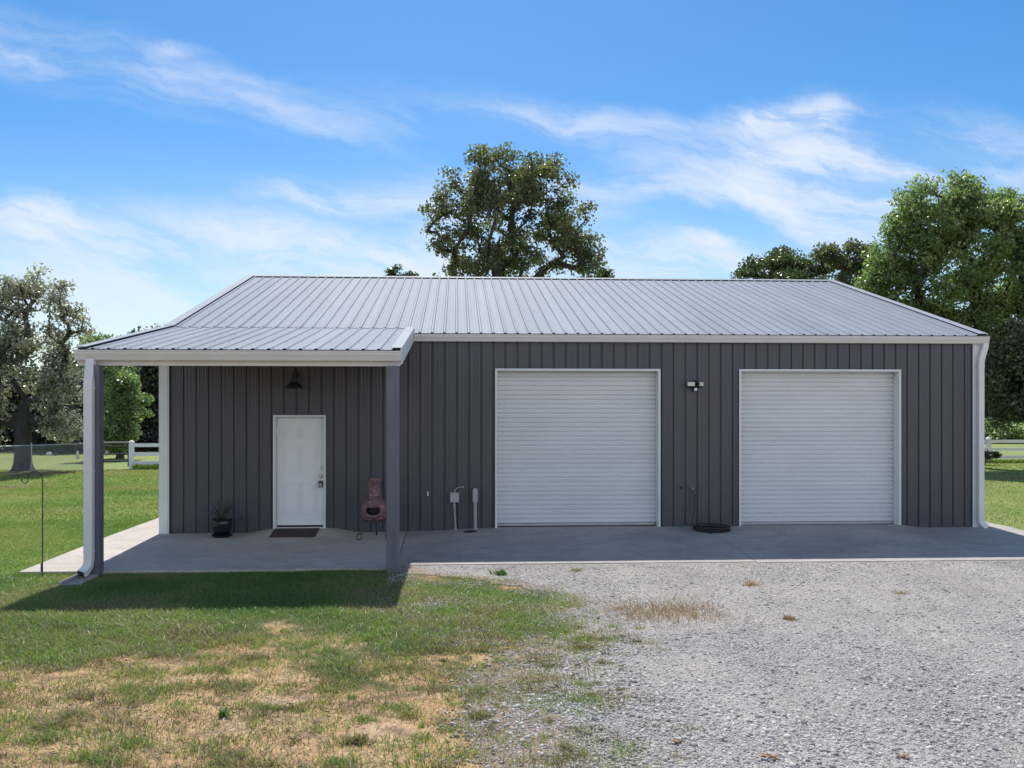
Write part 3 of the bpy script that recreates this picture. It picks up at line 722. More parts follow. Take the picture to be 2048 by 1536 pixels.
t = thing('junction_box', 'square grey electrical box with a curved conduit arm left of the garage doors', 'electrical box', (-.05,-.03,.6))
mb = MB(); mb.box(-.13,.02,-.115,-.022,.565,.735); mb.build('box_body', M['galvbox'], t, bevel=.006)
mb = MB(); mb.box(-.136,.026,-.122,-.1155,.559,.741); mb.build('cover_plate', M['galvbox'], t, bevel=.002)
mb = MB(); mb.tube([(-.05,-.07,.735),(-.045,-.07,.775),(-.015,-.07,.815),(.04,-.07,.84),(.09,-.07,.838)],.013,10); mb.tube([(.085,-.07,.838),(.125,-.07,.836)],.02,10); mb.build('conduit_arm', M['galvbox'], t, smooth=True)
mb = MB(); mb.tube([(-.06,-.07,.565),(-.058,-.07,.50),(-.035,-.07,.06)],[.022,.018,.018],10); mb.tube([(-.0365,-.07,.07),(-.0345,-.07,.025)],.024,10); mb.tube([(-.0595,-.07,.53),(-.0575,-.07,.45)],.024,10); mb.build('conduit', M['conduit'], t, smooth=True)

t = thing('cable_riser', 'tall grey round-topped cable riser pipe standing against the wall beside the garage door', 'riser pipe', (.325,-.07,.02))
mb = MB(); mb.tube([(.335,-.075,.01),(.33,-.075,.56)],.034,14); mb.build('pipe', M['conduit'], t, smooth=True)
pr = [(.33+.046*math.cos(a), .775+.046*math.sin(a)) for a in np.linspace(0,math.pi,9)] + [(.284,.57),(.295,.55),(.365,.55),(.376,.57)]
mb = MB(); mb.prism(pr, -.125, -.025, 'y'); mb.build('cover', M['galvbox'], t, bevel=.006)

mb = MB(); mb.prism([(-.555+.011*math.cos(a), .71+.011*math.sin(a)) for a in np.linspace(0,2*math.pi,13)[:-1]], -.05, -.005, 'y')
mb.box(-.566,-.545,-.04,-.005,.722,.752); mb.box(-.566,-.54,-.04,-.005,.675,.698)
tag(mb.build('wall_fitting', M['white'], None, bevel=.003), 'tiny white plastic fitting on the dark wall right of the porch post', 'wall fitting')
mb = MB(); mb.lathe([(.022,0),(.022,.02),(.012,.028),(.012,.05),(.001,.051)], (4.25,-.004,.80), 12, axis='y')
tag(mb.build('pipe_stub', M['ironwork'], None, smooth=True), 'small dark pipe stub on the wall to the left of the hose tap', 'pipe stub')

t = thing('hose_tap', 'weathered metal outdoor tap on the wall between the garage doors', 'tap', (4.47,-.02,.74))
mb = MB(); mb.lathe([(.034,0),(.034,.008),(.014,.012),(.014,.08),(.001,.082)], (4.46,-.02,.745), 14, axis='y'); mb.tube([(4.46,-.09,.745),(4.465,-.115,.72),(4.475,-.125,.67)],[.016,.016,.014],10); mb.build('tap_body', M['brass'], t, smooth=True)
mb = MB(); mb.lathe([(.03,-.004),(.03,.006),(.01,.012),(.001,.012)], (4.455,-.075,.795), 10); mb.tube([(4.455,-.075,.75),(4.455,-.075,.795)],.006,8); mb.build('handle', M['galvbox'], t, smooth=True)

def hose():
    mb = MB(); pts = [(4.475,-.125,.685),(4.478,-.13,.60),(4.48,-.14,.50),(4.46,-.17,.38),(4.42,-.20,.24),(4.40,-.24,.12)]
    cx,cy = 4.72,-.42; zz = apron_z(np.array(cx),np.array(cy))
    ph = math.atan2(.14,-.32)
    k = 0
    for turn in range(7):
        for s in range(24):
            a = math.pi*.86 + 2*math.pi*(turn+s/24)
            r = .33 - .018*((turn*2)%5) + .012*math.sin(turn*3.1+a*1.3)
            x = cx+r*math.cos(a); y = cy+r*.8*math.sin(a)
            z = float(apron_z(np.array(x),np.array(y))) + .016 + .026*(turn//2.4) + .006*math.sin(a*2+turn)
            pts.append((x,y,z))
    pts += [(4.55,-.62,.05),(4.62,-.74,.03)]
    pts[-1] = (4.62,-.74,float(apron_z(np.array(4.62),np.array(-.74)))+.016)
    mb.tube(pts, .0135, 8)
    o = mb.build('garden_hose', M['hose'], None, smooth=True)
    tag(o, 'dark garden hose coiled flat on the concrete below the tap', 'hose')
hose()
mb = MB(); zc = float(apron_z(np.array(.23),np.array(-.32))); mb.lathe([(.13,zc-.005),(.13,zc+.005),(.115,zc+.009),(.05,zc+.009),(.045,zc+.006),(.001,zc+.006)], (.24,-.30,0), 28)
tag(mb.build('cleanout_cover', M['ironwork'], None, smooth=True), 'round dark cleanout cover set in the concrete beside the riser pipe', 'drain cover')

# doormat follows the little ramp
def doormat():
    xs = np.linspace(-3.36,-2.55,14); ys = np.linspace(-.62,-.10,12); V=[]; F=[]
    for j,y in enumerate(ys):
        for i,x in enumerate(xs): V.append((x,y,float(patio_z(np.array(x),np.array(y)))+.013))
    n=len(xs); F=[(j*n+i,j*n+i+1,(j+1)*n+i+1,(j+1)*n+i) for j in range(len(ys)-1) for i in range(n-1)]
    b=len(V); V+= [(x,y,z-.012) for x,y,z in V]; 
    edge = [i for i in range(n)]+[j*n+n-1 for j in range(1,len(ys))]+[(len(ys)-1)*n+i for i in range(n-2,-1,-1)]+[j*n for j in range(len(ys)-2,0,-1)]
    F += [(edge[(k+1)%len(edge)],edge[k],b+edge[k],b+edge[(k+1)%len(edge)]) for k in range(len(edge))]
    mb=MB(); mb.add(V,F); tag(mb.build('doormat', M['mat'], None, recalc=False), 'dark brown doormat on the concrete in front of the white entry door', 'doormat')
doormat()

def planter():
    px_,py_ = -4.24,-.42; zg = float(patio_z(np.array(px_),np.array(py_)))
    t = thing('potted_plant', 'glossy near-black blue pot with a wispy half-dry spiky plant beside the entry door', 'potted plant', (px_,py_,zg))
    mb = MB(); mb.lathe([(.10,zg+.03),(.135,zg+.06),(.165,zg+.15),(.172,zg+.24),(.165,zg+.29),(.178,zg+.30),(.182,zg+.325),(.165,zg+.33),(.155,zg+.30),(.15,zg+.28)], (px_,py_,0), 30); mb.build('pot', M['pot'], t, smooth=True)
    mb = MB(); mb.lathe([(.15,zg+.002),(.175,zg+.012),(.19,zg+.045),(.18,zg+.045),(.165,zg+.02),(.001,zg+.02)], (px_,py_,0), 30); mb.build('saucer', M['pot'], t, smooth=True)
    mb = MB(); mb.lathe([(.154,zg+.275),(.001,zg+.295)], (px_,py_,0), 20); mb.build('soil', M['soil'], t)
    r = random.Random(4); V=[];F=[];T=[]
    for k in range(34):
        a = r.uniform(0,2*math.pi); ln = r.uniform(.34,.58); lean = r.uniform(.25,1.5); w = r.uniform(.012,.02)
        dirx,diry = math.cos(a),math.sin(a); b=len(V); n=7
        for i in range(n):
            s=i/(n-1); rad = ln*s*math.sin(lean)*(1+.25*s); h = ln*s*math.cos(lean)-.30*ln*s*s*(lean)
            ww = w*(1-s**2)*(.6+.8*min(1,s*3))
            c=(px_+.02*dirx+dirx*rad, py_+.02*diry+diry*rad, zg+.29+h)
            V += [(c[0]-diry*ww,c[1]+dirx*ww,c[2]+ww*.5),(c[0]+diry*ww,c[1]-dirx*ww,c[2]+ww*.5)]; T += [r.random()]*2
        F += [(b+2*i,b+2*i+1,b+2*i+3,b+2*i+2) for i in range(n-1)]
    np_mesh('foliage', V, F, M['spike'], {'tint': T}, t)
    mb=MB(); mb.tube([(px_,py_,zg+.27),(px_+.01,py_,zg+.36)],[.03,.02],8); mb.build('stem', M['bark'], t)
planter()

def chiminea():
    cx,cy = -1.475,-.72; t = thing('chiminea', 'reddish brown clay chiminea on an iron stand, partly hidden behind the right porch post', 'chiminea', (cx,cy,0))
    prof = [(.06,.275),(.14,.285),(.20,.33),(.235,.40),(.245,.48),(.235,.56),(.20,.64),(.15,.70),(.122,.735),(.112,.78),(.106,.86),(.108,.95),(.118,1.02),(.134,1.055),(.130,1.07),(.105,1.068),(.09,1.0),(.085,.80),(.12,.70),(.19,.58),(.205,.48),(.18,.38),(.10,.32),(.001,.31)]
    n = 48; mb = MB(); b = 0
    mb.lathe(prof, (cx,cy,0), n)
    # cut the mouth out of the front of the bowl
    mz, mw, mh = .505, .135, .095; keep=[];km=[]
    for f,mi in zip(mb.f,mb.m):
        c = Vector((0,0,0))
        for i in f: c += Vector(mb.v[i])
        c /= len(f)
        if c.y < cy-.05 and ((c.x-cx+.01)/mw)**2 + ((c.z-mz)/mh)**2 < 1 and len(f)==4: continue
        keep.append(f); km.append(mi)
    mb.f=keep; mb.m=km
    o = mb.build('body', M['terracotta'], t, smooth=True, recalc=False)
    md=o.modifiers.new('subd','SUBSURF'); md.levels=1; md.render_levels=1
    # rim of the mouth, bent over the bowl
    def bowl_r(z): return float(np.interp(z,[p[1] for p in prof[:12]],[p[0] for p in prof[:12]]))
    pts=[]
    for k in range(33):
        a=2*math.pi*k/32; dx=mw*1.02*math.cos(a)-.01; z=mz+mh*1.05*math.sin(a); r_=bowl_r(z)
        pts.append((cx+dx, cy-math.sqrt(max(.001,r_*r_-dx*dx))-.006, z))
    mb=MB(); mb.tube(pts,.021,8,cap=False); mb.build('mouth_rim', M['terracotta'], t, smooth=True)
    mb=MB(); mb.lathe([(.11,.715),(.142,.722),(.146,.74),(.118,.752)], (cx,cy,0), 32); mb.build('collar', M['terracotta'], t, smooth=True)
    mb=MB(); mb.lathe([(.001,.32),(.15,.37),(.19,.48),(.17,.58),(.001,.62)], (cx,cy,0), 24); mb.build('dark_lining', M['dark'], t)  # near-black body filling the bowl behind the mouth
    # relief: raised twining bands on the neck
    mb=MB()
    for s in (-1,1):
        pts=[]
        for k in range(14):
            z=.79+k*.019; a=-math.pi/2+s*.75*math.sin(k*.62); r_=float(np.interp(z,[.78,.86,.95,1.02,1.06],[.112,.106,.108,.118,.134]))+.002
            pts.append((cx+r_*math.cos(a),cy+r_*math.sin(a),z))
        mb.tube(pts,.009,6)
    mb.build('relief', M['terracotta'], t, smooth=True)
    mb=MB(); ring=[(cx+.19*math.cos(a),cy+.19*math.sin(a),.315) for a in np.linspace(0,2*math.pi,25)]; mb.tube(ring,.009,8,cap=False); mb.build('stand_ring', M['ironwork'], t, smooth=True)
    for a in (R(222),R(-42),R(90)):
        ux,uy=math.cos(a),math.sin(a); P=lambda r,z:(cx+ux*r,cy+uy*r,z)
        pts=[P(.17,.34),P(.215,.315),P(.235,.27),P(.25,.20),P(.29,.10)]
        rr=.055; c0=.335
        for k in range(13):
            b_=math.pi*1.15 - k*.0 + k*(math.pi*1.75/12); pts.append(P(c0+.0+rr*math.cos(b_)+.0, .052+rr*math.sin(b_)))
        mb=MB(); mb.tube(pts,.009,8); mb.build('leg', M['ironwork'], t, smooth=True)
chiminea()

t = thing('shepherd_hook', 'thin dark metal shepherd hook standing at the corner of the porch slab', 'garden hook', (-5.903,-3.62,-.1))
hx,hy = -5.903,-3.62
pts = [(hx,hy,-.16),(hx,hy,.6),(hx,hy,1.20),(hx,hy,1.29)]
for k in range(1,13):
    a = math.pi*k/12; pts.append((hx-.10+.10*math.cos(a), hy, 1.30+.11*math.sin(a)))
for k in range(1,12):
    a = math.pi*(1.0*k/11); pts.append((hx-.20-.045+.045*math.cos(a), hy, 1.285-.045*math.sin(a)))
pts.append((hx-.292,hy,1.305))
mb = MB(); mb.tube(pts,.0075,8); mb.build('pole', M['ironwork'], t, smooth=True)
mb = MB(); mb.tube([(hx-.012,hy,-.02),(hx-.012,hy,.10)],.014,8); mb.build('sleeve', M['ironwork'], t, smooth=True)
t = thing('splash_block', 'concrete splash block on the grass under the porch downspout', 'splash block', (-5.3,-3.95,-.1))
mb = MB(); x0,x1,y0,y1 = -5.44,-5.12,-4.18,-3.62
mb.box(x0,x1,y0,y1,-.16,-.105); mb.box(x0,x0+.045,y0+.02,y1,-.105,-.062); mb.box(x1-.045,x1,y0+.02,y1,-.105,-.062); mb.box(x0+.045,x1-.045,y1-.04,y1,-.105,-.066)
mb.build('trough', M['apron'], t, bevel=.01)

# ------------------------------------------------------------------ fences
def rail_fence(label, x0, x1, Y, first, pitch, h=1.08):
    t = thing('white_rail_fence', label, 'fence', (x0,Y,-.1), 'white vinyl rail fences')
    n = int((x1-x0)/pitch)+1
    for k in range(n+1):
        x = first + k*pitch
        if x > x1+.2: break
        mb = MB(); mb.box(x-.08,x+.08,Y-.08,Y+.08,-.15,h-.08); mb.add([(x-.095,Y-.095,h-.08),(x+.095,Y-.095,h-.08),(x+.095,Y+.095,h-.08),(x-.095,Y+.095,h-.08),(x,Y,h)],[(0,1,4),(1,2,4),(2,3,4),(3,0,4),(3,2,1,0)])
        mb.build('post', M['vinyl'], t)
    for z in (.86,.50,.15):
        mb = MB(); mb.box(x0,x1,Y-.022,Y+.022,z-.07,z+.07); mb.build('rail', M['vinyl'], t)
    return t
P1 = at(263,938,19.4)
rail_fence('white vinyl rail fence at the end of the lawn left of the building', P1.x, -3.0, 19.4, P1.x, 2.45)
P2 = at(1977,925,21.7)
rail_fence('white vinyl rail fence beyond the shaded lawn right of the building', P2.x-4.9, P2.x+9.8, 21.7, P2.x-4.9, 2.45)

def chain_link():
    A = Vector((-14.72,18.9,-.12)); Bp = Vector((-19.3,11.0,-.12))
    t = thing('chain_link_fence', 'galvanised chain-link fence in front of the big speckled tree at the left', 'fence', A)
    d = (Bp-A); Ln = d.length; d.normalize(); H = 1.08
    n = 4
    for k in range(n+1):
        p = A + d*(Ln*k/n); r_ = .045 if k == 0 else .024
        mb = MB(); mb.tube([p+Vector((0,0,-.1)), p+Vector((0,0,H+.05))], r_, 10); mb.lathe([(r_*1.2,H+.05),(r_*1.1,H+.08),(.001,H+.10)], (p.x,p.y,p.z), 10)
        mb.build('post', M['ironwork'] if k == 0 else M['galvpipe'], t, smooth=True)
    mb = MB(); mb.tube([A+Vector((0,0,H)), Bp+Vector((0,0,H))], .024, 8); mb.build('top_rail', M['galvpipe'], t, smooth=True)
    mb = MB(); s = .085; k = -int(H/s)
    while k*s < Ln:
        for sg in (1,-1):
            a0 = k*s; p0,z0 = a0,0.0; p1,z1 = a0+H,H
            if p0 < 0: z0 += -p0; p0 = 0
            if p1 > Ln: z1 -= (p1-Ln); p1 = Ln
            if p1 <= p0: continue
            q = [(p0,z0),(p1,z1)] if sg == 1 else [(p0,H-z0),(p1,H-z1)]
            mb.tube([A+d*q[0][0]+Vector((0,0,q[0][1]+.02)), A+d*q[1][0]+Vector((0,0,q[1][1]+.02))], .004, 3, cap=False)
        k += 1
    mb.build('wire_mesh', M['galvpipe'], t)
    return A
A = chain_link()
t = thing('field_gate', 'dark pipe gate with a galvanised top bar between the chain-link post and the white fence', 'gate', (-14.6,19.0,-.1))
g0,g1 = Vector((-14.6,18.95,-.1)), Vector((P1.x-.12,19.38,-.1))
mb = MB(); mb.tube([g0+Vector((0,0,1.08)), g1+Vector((0,0,1.08))], .028, 8); mb.build('top_bar', M['galvpipe'], t, smooth=True)
for z in (.92,.62,.32):
    mb = MB(); mb.tube([g0+Vector((0,0,z)), g1+Vector((0,0,z))], .026, 8); mb.build('rail', M['ironwork'], t, smooth=True)
for q in (g0,g1):
    mb = MB(); mb.tube([q+Vector((0,0,.1)), q+Vector((0,0,1.08))], .026, 8); mb.build('stile', M['ironwork'], t, smooth=True)

# far wire fence posts beyond the white fences and pale markers in the field behind
for i,(px_,py_,Y,h,lab) in enumerate(((155,922,27,.40,'small upright white stone in the shade behind the chain-link fence'),(98,921,30,.22,'low bluish white stone just right of the big trunk behind the chain-link fence'),(213,920,30,.28,'pale stone behind the dark field gate beside the porch post'),(248,916,33,.26,'pale stone behind the field gate close to the white fence post'))):
    p = at(px_,py_,Y); zb = -.12
    mb = MB(); w = .07 if i != 1 else .15
    mb.prism([(p.x-w,zb-.05),(p.x+w,zb-.05),(p.x+w*.8,zb+h*.7),(p.x+w*.35,zb+h),(p.x-w*.4,zb+h*.97),(p.x-w*.85,zb+h*.65)], Y-.07, Y+.07, 'y')
    tag(mb.build('field_stone', M['whitestone'], None, bevel=.03), lab, 'stone', 'pale stones in the field behind')

# ------------------------------------------------------------------ trees
def leaf_cloud(centers, radii, per, size, r):
    n = int(sum(per)); cen = np.repeat(centers, per, 0); rad = np.repeat(radii, per)
    g = r.normal(size=(n,3)); g /= np.linalg.norm(g,axis=1)[:,None]
    rr = r.random(n)**.55; P = cen + g*(rr*rad)[:,None]*np.array([1,1,.72])
    a = r.normal(size=(n,3)); a[:,2] -= .25; a /= np.linalg.norm(a,axis=1)[:,None]
    b = np.cross(a, r.normal(size=(n,3))); b /= np.linalg.norm(b,axis=1)[:,None]
    c = np.cross(a,b)
    s = size*(.6+.8*r.random(n))
    l = a*s[:,None]; w = b*(s*.34)[:,None]; f = c*(s*.12)[:,None]
    V = np.stack([P-l*.5, P+w+f, P+l*.5, P-w+f],1).reshape(-1,3)
    k = np.arange(n)*4; F = np.concatenate([np.stack([k,k+1,k+2],1),np.stack([k,k+2,k+3],1)])
    clump = np.repeat(r.random(len(per)), per)
    tint = np.clip(.55*clump + .45*r.random(n),0,1)
    return V, F, np.repeat(tint,4)

def make_tree(name, label, Y, base_px, lobes, mat_, n_clusters, per, size, crad=(.45,.75), trunk_r=.28, seed=1, group=None, fork=.22, squash=.9, flare=1.5, hollow=.0, cat='tree', clear=None):
    """lobes in photograph pixels (x, y, half width, half height[, metres nearer]); a skeleton of limbs reaches every leaf cluster"""
    r = np.random.default_rng(seed); S = (Y+DIST)/F_PX
    bp_ = at(base_px, 900, Y); bz = -.15; bx = bp_.x
    L3 = []
    for lb in lobes:
        c = at(lb[0],lb[1],Y); dy = lb[4] if len(lb) > 4 else 0
        L3.append((c.x, Y-dy+r.normal()*.15*lb[2]*S, c.z, lb[2]*S, lb[2]*S*squash, lb[3]*S))
    L3 = np.array(L3); wts = (L3[:,3]*L3[:,4]*L3[:,5])**.72; wts /= wts.sum()
    idx = r.choice(len(L3), n_clusters, p=wts)
    g = r.normal(size=(n_clusters,3)); g /= np.linalg.norm(g,axis=1)[:,None]
    rad = r.uniform(hollow,1,n_clusters)**(1/2.4)
    cen = L3[idx,:3] + g*rad[:,None]*L3[idx,3:]
    cen[:,2] = np.maximum(cen[:,2], .35)
    if clear:
        sd_ = cen[:,:2]-np.array([[bx,Y]]); vd = np.array([bx,Y+DIST]); vd /= np.linalg.norm(vd)
        al = sd_@vd; ac = np.abs(sd_@np.array([vd[1],-vd[0]]))
        k_ = ~((ac < clear[0])&(al < .6)&(cen[:,2] < clear[1])); cen = cen[k_]; n_clusters = len(cen)
    cz = np.average(L3[:,2], weights=wts); zmax = cen[:,2].max(); cxm = np.average(L3[:,0],weights=wts)
    # skeleton
    nodes = [np.array([bx,Y,bz])]; par = [-1]
    fz = bz + (zmax-bz)*fork
    for q in (.06,.16,.4,1.0):
        nodes.append(np.array([bx+(cxm-bx)*.12*q+r.normal()*.05*q, Y+r.normal()*.05*q, bz+(fz-bz)*q])); par.append(len(nodes)-2)
    top = len(nodes)-1
    lead = top
    for k in range(1,6):
        q = k/5; nodes.append(np.array([bx+(cxm-bx)*(.12+.5*q)+r.normal()*.18, Y+r.normal()*.18, fz+(zmax-fz)*.62*q])); par.append(lead); lead = len(nodes)-1
    order = np.argsort(np.linalg.norm(cen-nodes[top],axis=1))
    tip = {}
    for ci in order:
        p = cen[ci]; A_ = np.array(nodes[4:]); dd = np.linalg.norm(A_-p,axis=1) + np.maximum(0, A_[:,2]-p[2]+.2)*.9
        j = int(np.argmin(dd))+4; q0 = nodes[j]; ln = np.linalg.norm(p-q0); m = max(1,int(ln/.9))
        prev = j
        for k in range(1,m+1):
            s = k/m; pt = q0+(p-q0)*s; pt[2] += .12*ln*math.sin(math.pi*s)*.6
            if k < m: pt = pt + r.normal(size=3)*.07
            nodes.append(pt); par.append(prev); prev = len(nodes)-1
        tip[prev] = 1
    w = np.zeros(len(nodes))
    for i in tip: w[i] += 1
    for i in range(len(nodes)-1,0,-1): w[par[i]] += w[i]
    w = np.maximum(w,1); rads = trunk_r*(w/w[0])**.46; rads = np.maximum(rads,.012)
    t = thing(name, label, cat, (bx,Y,bz), group)
    mb = MB()
    nb = np.array(nodes)
    spine = [rads[0]*(1+(flare-1)*f) for f in (1.25,.6,.22,.03,0)] + [min(rads[0],rads[k]) for k in range(5,10)]
    mb.tube([nb[k] for k in range(10)], spine, 12, cap=False)
    for i in range(10,len(nodes)):
        p0,p1 = nb[par[i]],nb[i]; r1 = rads[i]; r0 = min(rads[par[i]], r1*1.35)
        mb.tube([p0,p1],[r0,r1], 6 if r1 > .05 else (5 if r1 > .03 else 3), cap=False)
    mb.build('trunk', M['bark'], t, smooth=True, recalc=False)
    rr = r.uniform(crad[0],crad[1],n_clusters); pc = np.maximum(6,(per*(rr/np.mean(rr))**2*r.uniform(.55,1.4,n_clusters))).astype(int)
    V,F,T = leaf_cloud(cen, rr, pc, size, r)
    V[:,2] = np.maximum(V[:,2], -.05)
    np_mesh('crown', V, F, M[mat_], {'tint': T}, t)
    return t

make_tree('oak_tree', 'big rounded dark oak rising behind the middle of the roof', 30, 968,
    [(1000,345,90,55),(930,385,70,60),(1065,385,80,70),(890,450,42,62),(1120,440,70,60),(1000,450,110,75),(1150,500,52,50),(882,500,26,28),(1050,515,110,55),(940,530,60,40),(1165,545,45,25),(1188,520,24,22),(1180,480,18,16),(985,310,40,25),(905,560,40,15)],
    'leaf_olive', 380, 84, .165, (.40,.74), .33, 24, squash=.95, fork=.26)
make_tree('leafy_tree', 'tall bright green tree rising behind the right end of the roof', 19, 1930,
    [(1880,430,95,70),(1960,390,60,45),(2035,430,70,70),(1830,500,80,60),(1775,545,55,55),(1870,565,110,70),(1990,545,100,80),(1800,610,60,50),(1760,580,40,30),(1840,470,50,40),(1930,470,70,50),(1930,640,100,60),(2000,650,70,50),(2060,620,80,60),(2060,520,80,80),(2150,480,90,110),(2150,640,90,100),(1925,365,30,18),(1845,640,70,40)],
    'leaf_green', 500, 150, .15, (.42,.78), .42, 12, squash=.8, fork=.2)
make_tree('shade_tree', 'dark low-hanging tree in front of the white fence at the right edge', 16.5, 2075,
    [(2020,700,55,50,.5),(2065,720,90,60,.5),(1985,745,45,60),(2020,795,60,50),(2100,790,90,60),(2170,720,90,80)],
    'leaf_shade', 260, 150, .14, (.45,.75), .38, 13, squash=.9, fork=.25)
make_tree('round_oak', 'dark rounded oak top showing above the right part of the roof ridge', 33, 1560,
    [(1560,535,70,32),(1505,548,38,16),(1615,540,40,28),(1560,600,100,50)], 'leaf_oak', 140, 150, .17, (.5,.8), .35, 14)
make_tree('open_tree', 'loose airy tree between the round oak and the tall bright tree', 27, 1690,
    [(1690,525,42,34),(1655,515,24,20),(1720,505,24,26),(1690,600,60,50),(1740,560,30,50)], 'leaf_olive', 100, 120, .16, (.4,.7), .22, 15)
make_tree('speckled_tree', 'large speckled grey-green tree with thick dark trunk behind the chain-link fence', 18.6, 46,
    [(75,585,60,42),(20,605,48,50),(132,635,38,46),(50,680,90,60),(128,720,44,50),(40,780,95,55),(125,800,50,55),(100,862,80,24),(10,866,50,22),(-50,690,70,100),(-60,820,70,60)],
    'leaf_grey', 340, 84, .12, (.30,.58), .30, 16, squash=.85, fork=.27, flare=1.7, clear=(.75,3.6))
make_tree('bright_tree', 'bright green young tree seen through the porch between post and wall', 27, 240,
    [(238,760,38,42),(255,815,38,40),(234,868,36,30),(212,720,28,34),(270,790,20,30),(240,892,30,12)], 'leaf_bright', 95, 150, .14, (.3,.55), .18, 17, squash=1.0, fork=.15)
make_tree('dark_tree', 'dark tree behind the bright green one, next to the white corner trim', 36, 312,
    [(300,720,48,40),(318,770,40,60),(300,845,48,40),(305,880,50,18),(335,720,55,40)], 'leaf_dark', 170, 150, .2, (.6,.95), .3, 18, squash=.9, fork=.15)
make_tree('rounded_tree', 'green rounded treetop just right of the speckled tree at the left', 46, 200,
    [(205,695,38,30),(190,750,50,50),(215,800,50,60)], 'leaf_bright', 90, 130, .22, (.7,1.0), .25, 19)
# woods further back on the left
for i,(px_,top,w_,Y,mt,lab) in enumerate(((-30,720,80,36,'leaf_dark','dark far tree at the very left edge behind the speckled tree'),(70,740,75,39,'leaf_dark','dark far tree directly behind the speckled trunk'),(150,760,70,34,'leaf_dark','dark far tree behind the right side of the speckled tree'),(265,750,75,40,'leaf_dark','dark far tree behind the bright young tree'),(318,648,72,44,'leaf_oak','branchy far treetop showing above the left slope of the porch roof'))):
    make_tree('far_tree', lab, Y, px_, [(px_,top+40,w_*.8,40),(px_-20,top+90,w_,55),(px_+20,top+120,w_,45),(px_-15,858,w_*1.1,30),(px_+25,884,w_*1.0,20),(px_-35,886,w_*.8,18)], mt, 210, 110, .2, (.6,.95), .3, 30+i, 'far trees on the left', fork=.12)
def distant_woods():
    r = np.random.default_rng(77); n = 900
    x = np.concatenate([r.uniform(-150,-5,n//2), r.uniform(-5,170,n//2)]); y = r.uniform(85,120,n)
    top = 5.5+5.5*fbm(x,y*0+3,.07,5,3); z = top*r.random(n)**.6
    V,F,T = leaf_cloud(np.stack([x,y,z],1), np.full(n,2.0), np.full(n,75), .62, r)
    V[:,2] = np.maximum(V[:,2], -.1)
    kind(np_mesh('distant_woods', V, F, M['leaf_oak'], {'tint': T}), 'stuff', 'far-off wood along the horizon behind the fields', 'woods')
distant_woods()
make_tree('cedar_tree', 'small pointed treetop above the ridge left of the big oak', 42, 786,
    [(786,540,12,14),(786,570,22,24),(820,560,12,12),(786,620,34,40)], 'leaf_oak', 60, 120, .17, (.35,.55), .18, 40)
make_tree('low_treetop', 'tiny leafy treetop above the ridge just right of the big oak', 40, 1205,
    [(1218,540,14,12),(1205,556,14,10),(1200,585,30,26)], 'leaf_oak', 36, 110, .17, (.35,.6), .16, 41)
make_tree('bush', 'pale green bush beyond the white fence at the right', 44, 2000,
    [(1995,862,40,20),(2040,866,36,16),(1955,868,30,14)], 'leaf_bright', 60, 150, .2, (.5,.8), .1, 42, fork=.1, cat='bush')
for i,(px_,w_,Y,mt,lab) in enumerate(((1960,80,70,'leaf_dark','dark far tree behind the right corner of the building'),(2060,90,75,'leaf_dark','dark far tree beyond the pale bush at the right edge'))):
    make_tree('far_tree', lab, Y, px_, [(px_,800,w_,35),(px_,840,w_*1.2,25),(px_,740,w_*.7,45)], mt, 90, 110, .32, (.9,1.4), .3, 50+i, 'far trees on the right', fork=.12)
make_tree('shrub', 'small dark shrub on the lawn at the foot of the right white fence', 20, 1968,
    [(1968,930,14,8),(1990,925,10,6)], 'leaf_dark', 22, 70, .10, (.15,.25), .03, 60, fork=.2, cat='shrub')

# ------------------------------------------------------------------ grass
def blades(x, y, z, h, w, tint, r, lean=.55):
    n = len(x); a = r.random(n)*2*math.pi; ld = r.random(n)*2*math.pi; ln = lean*(.3+r.random(n))
    dx,dy = np.cos(a)*w,np.sin(a)*w; ox,oy = np.cos(ld)*ln*h,np.sin(ld)*ln*h
    V = np.empty((n,5,3),np.float32)
    V[:,0] = np.stack([x-dx,y-dy,z],1); V[:,1] = np.stack([x+dx,y+dy,z],1)
    V[:,2] = np.stack([x+ox*.4+dx*.75,y+oy*.4+dy*.75,z+h*.6],1); V[:,3] = np.stack([x+ox*.4-dx*.75,y+oy*.4-dy*.75,z+h*.6],1)
    V[:,4] = np.stack([x+ox,y+oy,z+h*np.maximum(.12,1-.32*ln)],1); V[:,2:4,2] = np.minimum(V[:,2:4,2], (z+h*np.maximum(.22,.62-.18*ln))[:,None])
    k = np.arange(n)*5
    F = np.concatenate([np.stack([k,k+1,k+2],1),np.stack([k,k+2,k+3],1),np.stack([k+3,k+2,k+4],1)])
    return V.reshape(-1,3), F, np.repeat(tint,5)
def join(parts):
    Vs,Fs,Ts=[],[],[]; b=0
    for V,F,T in parts: Vs.append(V);Fs.append(F+b);Ts.append(T);b+=len(V)
    return np.concatenate(Vs),np.concatenate(Fs),np.concatenate(Ts)
